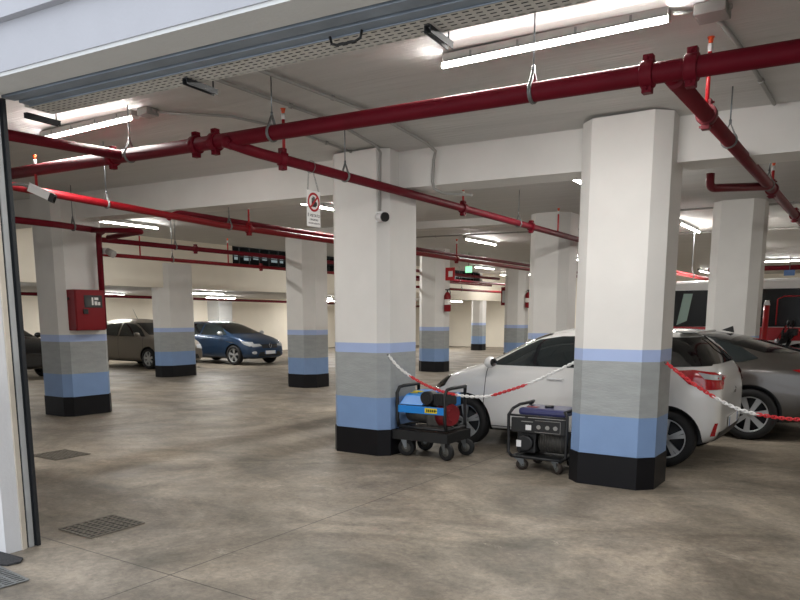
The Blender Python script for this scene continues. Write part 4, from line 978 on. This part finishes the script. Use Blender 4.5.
mb = MB(); mb.prism([(-.32, -.235, .29), (-.27, -.17, .40), (-.25, -.05, .435), (-.25, .18, .435), (-.32, .23, .30)], (.31, 0, 0)); c_ = mb.build('alternator_cover', 'gen_blue', g1, bevel=0.008)
mb = MB(); mb.cyl((-.30, 0, .20), (-.02, 0, .20), .13, 24); mb.build('alternator', 'engine_grey', g1)
mb = MB(); mb.box(-.24, -.14, -.120, -.115, .415, .425); mb.box(-.22, -.10, -.10, -.03, .428, .437); mb.build('sticker', 'yellow', c_)
mb = MB(); mb.box(-.02, .25, -.14, .18, .04, .26); mb.build('engine_block', 'engine_grey', g1, bevel=0.03)
mb = MB(); mb.cyl((.19, -.06, .19), (.30, -.10, .19), .15, 26, .12); 
for q in range(8):
    a = 2*PI*q/8; mb.cyl((.30, -.10 + .07*math.cos(a), .19 + .07*math.sin(a)), (.31, -.105 + .07*math.cos(a), .19 + .07*math.sin(a)), .012, 6)
mb.build('recoil_starter', 'engine_red', g1)
mb = MB(); mb.cyl((.04, -.23, .38), (.04, -.08, .38), .075, 22); mb.cyl((.04, -.236, .38), (.04, -.2305, .38), .04, 18); mb.build('air_filter', 'plastic_black', g1)
mb = MB(); mb.box(.12, .28, -.20, .05, .30, .435); 
for q in range(5): mb.box(.13 + q*.03, .14 + q*.03, -.208, -.20, .31, .42)
mb.build('muffler', 'frame_black', g1, bevel=0.012)
mb = MB(); mb.box(-.02, .26, .06, .20, .27, .42); mb.build('fuel_tank', 'gen_blue', g1, bevel=0.02)

g2 = thing('generator', 'black framed generator with purple-blue tank on small casters beside the largest column', 'generator', (-2.845, 7.20, 0), 0, 'portable generators'); g2.scale = (1.07, 1, 1)
mb = MB()
for y in (-.25, .22):
    mb.tube([(-.27, y, .14), (-.31, y, .18), (-.315, y, .58), (-.27, y, .65)], .016, 10); mb.tube([(.24, y, .14), (.285, y, .18), (.285, y, .60), (.26, y, .64)], .016, 10)
    mb.tube([(-.27, y, .14), (.24, y, .14)], .016, 10)
mb.tube([(-.27, -.25, .65), (-.22, -.2, .69), (-.18, 0, .70), (-.22, .17, .69), (-.27, .22, .65)], .016, 10)
mb.tube([(.26, -.25, .64), (.26, .22, .64)], .016, 10); mb.tube([(-.315, -.25, .58), (.285, -.25, .58)], .012, 8); mb.tube([(-.27, -.25, .14), (-.27, .22, .14)], .016, 8); mb.tube([(.24, -.25, .14), (.24, .22, .14)], .016, 8)
mb.build('frame', 'frame_black', g2)
mb = MB(); mb.box(-.24, .25, -.20, .20, .575, .655); tk = mb.build('fuel_tank', 'gen_purple', g2, bevel=0.03)
mb = MB(); mb.cyl((.02, -.02, .655), (.02, -.02, .675), .045, 18); mb.build('fuel_cap', 'plastic_black', tk)
mb = MB(); mb.box(-.18, -.07, -.12, -.05, .656, .66); mb.build('red_decal', 'engine_red', tk)
mb = MB(); mb.box(-.29, .265, -.245, -.20, .40, .555); pn = mb.build('control_panel', 'plastic_black', g2, bevel=0.008)
mb = MB(); mb.box(-.135, -.075, -.250, -.2455, .43, .485); mb.build('socket', 'plastic_white', pn, bevel=0.004)
mb = MB()
for a, b_, c_, d_ in ((-.04, .22, .535, .539), (-.04, .22, .415, .419), (.216, .22, .415, .539)): mb.box(a, b_, -.248, -.2455, c_, d_)
mb.cyl((0, -.2455, .47), (0, -.252, .47), .022, 14); mb.cyl((.09, -.2455, .47), (.09, -.252, .47), .022, 14); mb.cyl((.17, -.2455, .47), (.17, -.252, .47), .022, 14)
mb.box(-.18, -.06, -.248, -.2455, .515, .523); mb.build('dials', 'box_grey', pn)
mb = MB(); mb.cyl((-.05, 0, .29), (.22, 0, .29), .115, 24)
for q in range(9): mb.cyl((-.03 + q*.026, 0, .29), (-.018 + q*.026, 0, .29), .122, 24)
mb.build('alternator', 'engine_grey', g2)
mb = MB(); mb.box(-.26, -.06, -.16, .16, .17, .39); mb.cyl((-.16, -.16, .28), (-.16, -.21, .28), .085, 22); mb.build('engine_block', 'frame_black', g2, bevel=0.015)
mb = MB(); mb.box(-.24, -.19, -.218, -.2125, .24, .31); mb.build('engine_label', 'plastic_white', g2)
mb = MB(); mb.box(-.27, .24, -.20, .18, .125, .145); mb.build('base_plate', 'frame_black', g2)
for x, y, a in ((-.19, -.25, .6), (.18, -.23, -.5), (-.19, .18, .2), (.18, .18, -.3)): caster(g2, x, y, .06, .125, .04, m='rust_steel', ang=a)

# ------------------------------------------------------------------ plastic chains
def chain(label, P, cols, n):
    """P: polyline points, cols: (fraction, colour) runs"""
    P = [Vector(p) for p in P]; L = [0]
    for a, b in zip(P, P[1:]): L.append(L[-1] + (b - a).length)
    def at(s):
        for i in range(len(P) - 1):
            if s <= L[i+1] or i == len(P) - 2:
                t = (s - L[i]) / (L[i+1] - L[i]); 
                # catmull-rom
                p0 = P[max(i-1, 0)]; p1 = P[i]; p2 = P[i+1]; p3 = P[min(i+2, len(P)-1)]
                return 0.5*((2*p1) + (p2-p0)*t + (2*p0-5*p1+4*p2-p3)*t*t + (3*p1-p0-3*p2+p3)*t**3)
    t = thing('plastic_chain', label, 'chain', P[0], 0, 'red and white plastic chains')
    runs = {}
    for k in range(n):
        s0, s1 = L[-1]*k/n, L[-1]*(k+1.5)/n
        a, b = at(s0), at(min(s1, L[-1])); d = (b - a)
        if d.length < 1e-4: continue
        d.normalize(); sd = d.cross(Vector((0,0,1))).normalized(); up = d.cross(sd)
        w = (sd if k % 2 else up) * 0.011
        m = (k + .5)/n; idx = next(i for i, (f, c) in enumerate(cols) if m <= f)
        mb = runs.setdefault(idx, MB())
        q = [a - w*.6, a - w + d*.008, b - w - d*.008, b - w*.6, b + w*.6, b + w - d*.008, a + w + d*.008, a + w*.6]
        mb.tube([v - P[0] for v in q], 0.0056, 6, closed=True)
    for idx, mb in runs.items():
        c = cols[idx][1]; mb.build(c + '_links', 'chain_' + c, t)
    h = MB(); 
    for e in (P[0], P[-1]): h.ball(e - P[0], .014, n=6)
    h.build('hook', 'zinc', t)
chain('red and white plastic chain sagging over the generators in front of the white car',
      [(-4.64, 6.83, 1.17), (-4.47, 6.86, 1.0), (-4.17, 6.90, .84), (-3.85, 6.94, .755), (-3.5, 6.98, .745), (-3.2, 6.98, .83), (-2.9, 7.0, .95), (-2.51, 7.03, 1.15)],
      [(.16, 'white'), (.40, 'red'), (.58, 'white'), (.76, 'red'), (1.0, 'white')], 84)
chain('red and white plastic chain hanging across the rear of the white car',
      [(-1.62, 6.95, 1.18), (-1.31, 6.95, .96), (-1.0, 6.95, .80), (-.72, 6.95, .745), (-.45, 6.95, .74), (-.1, 6.95, .80), (.3, 6.95, .95), (.69, 6.95, 1.18)],
      [(.20, 'red'), (.36, 'white'), (.56, 'red'), (.75, 'white'), (1.0, 'red')], 84)
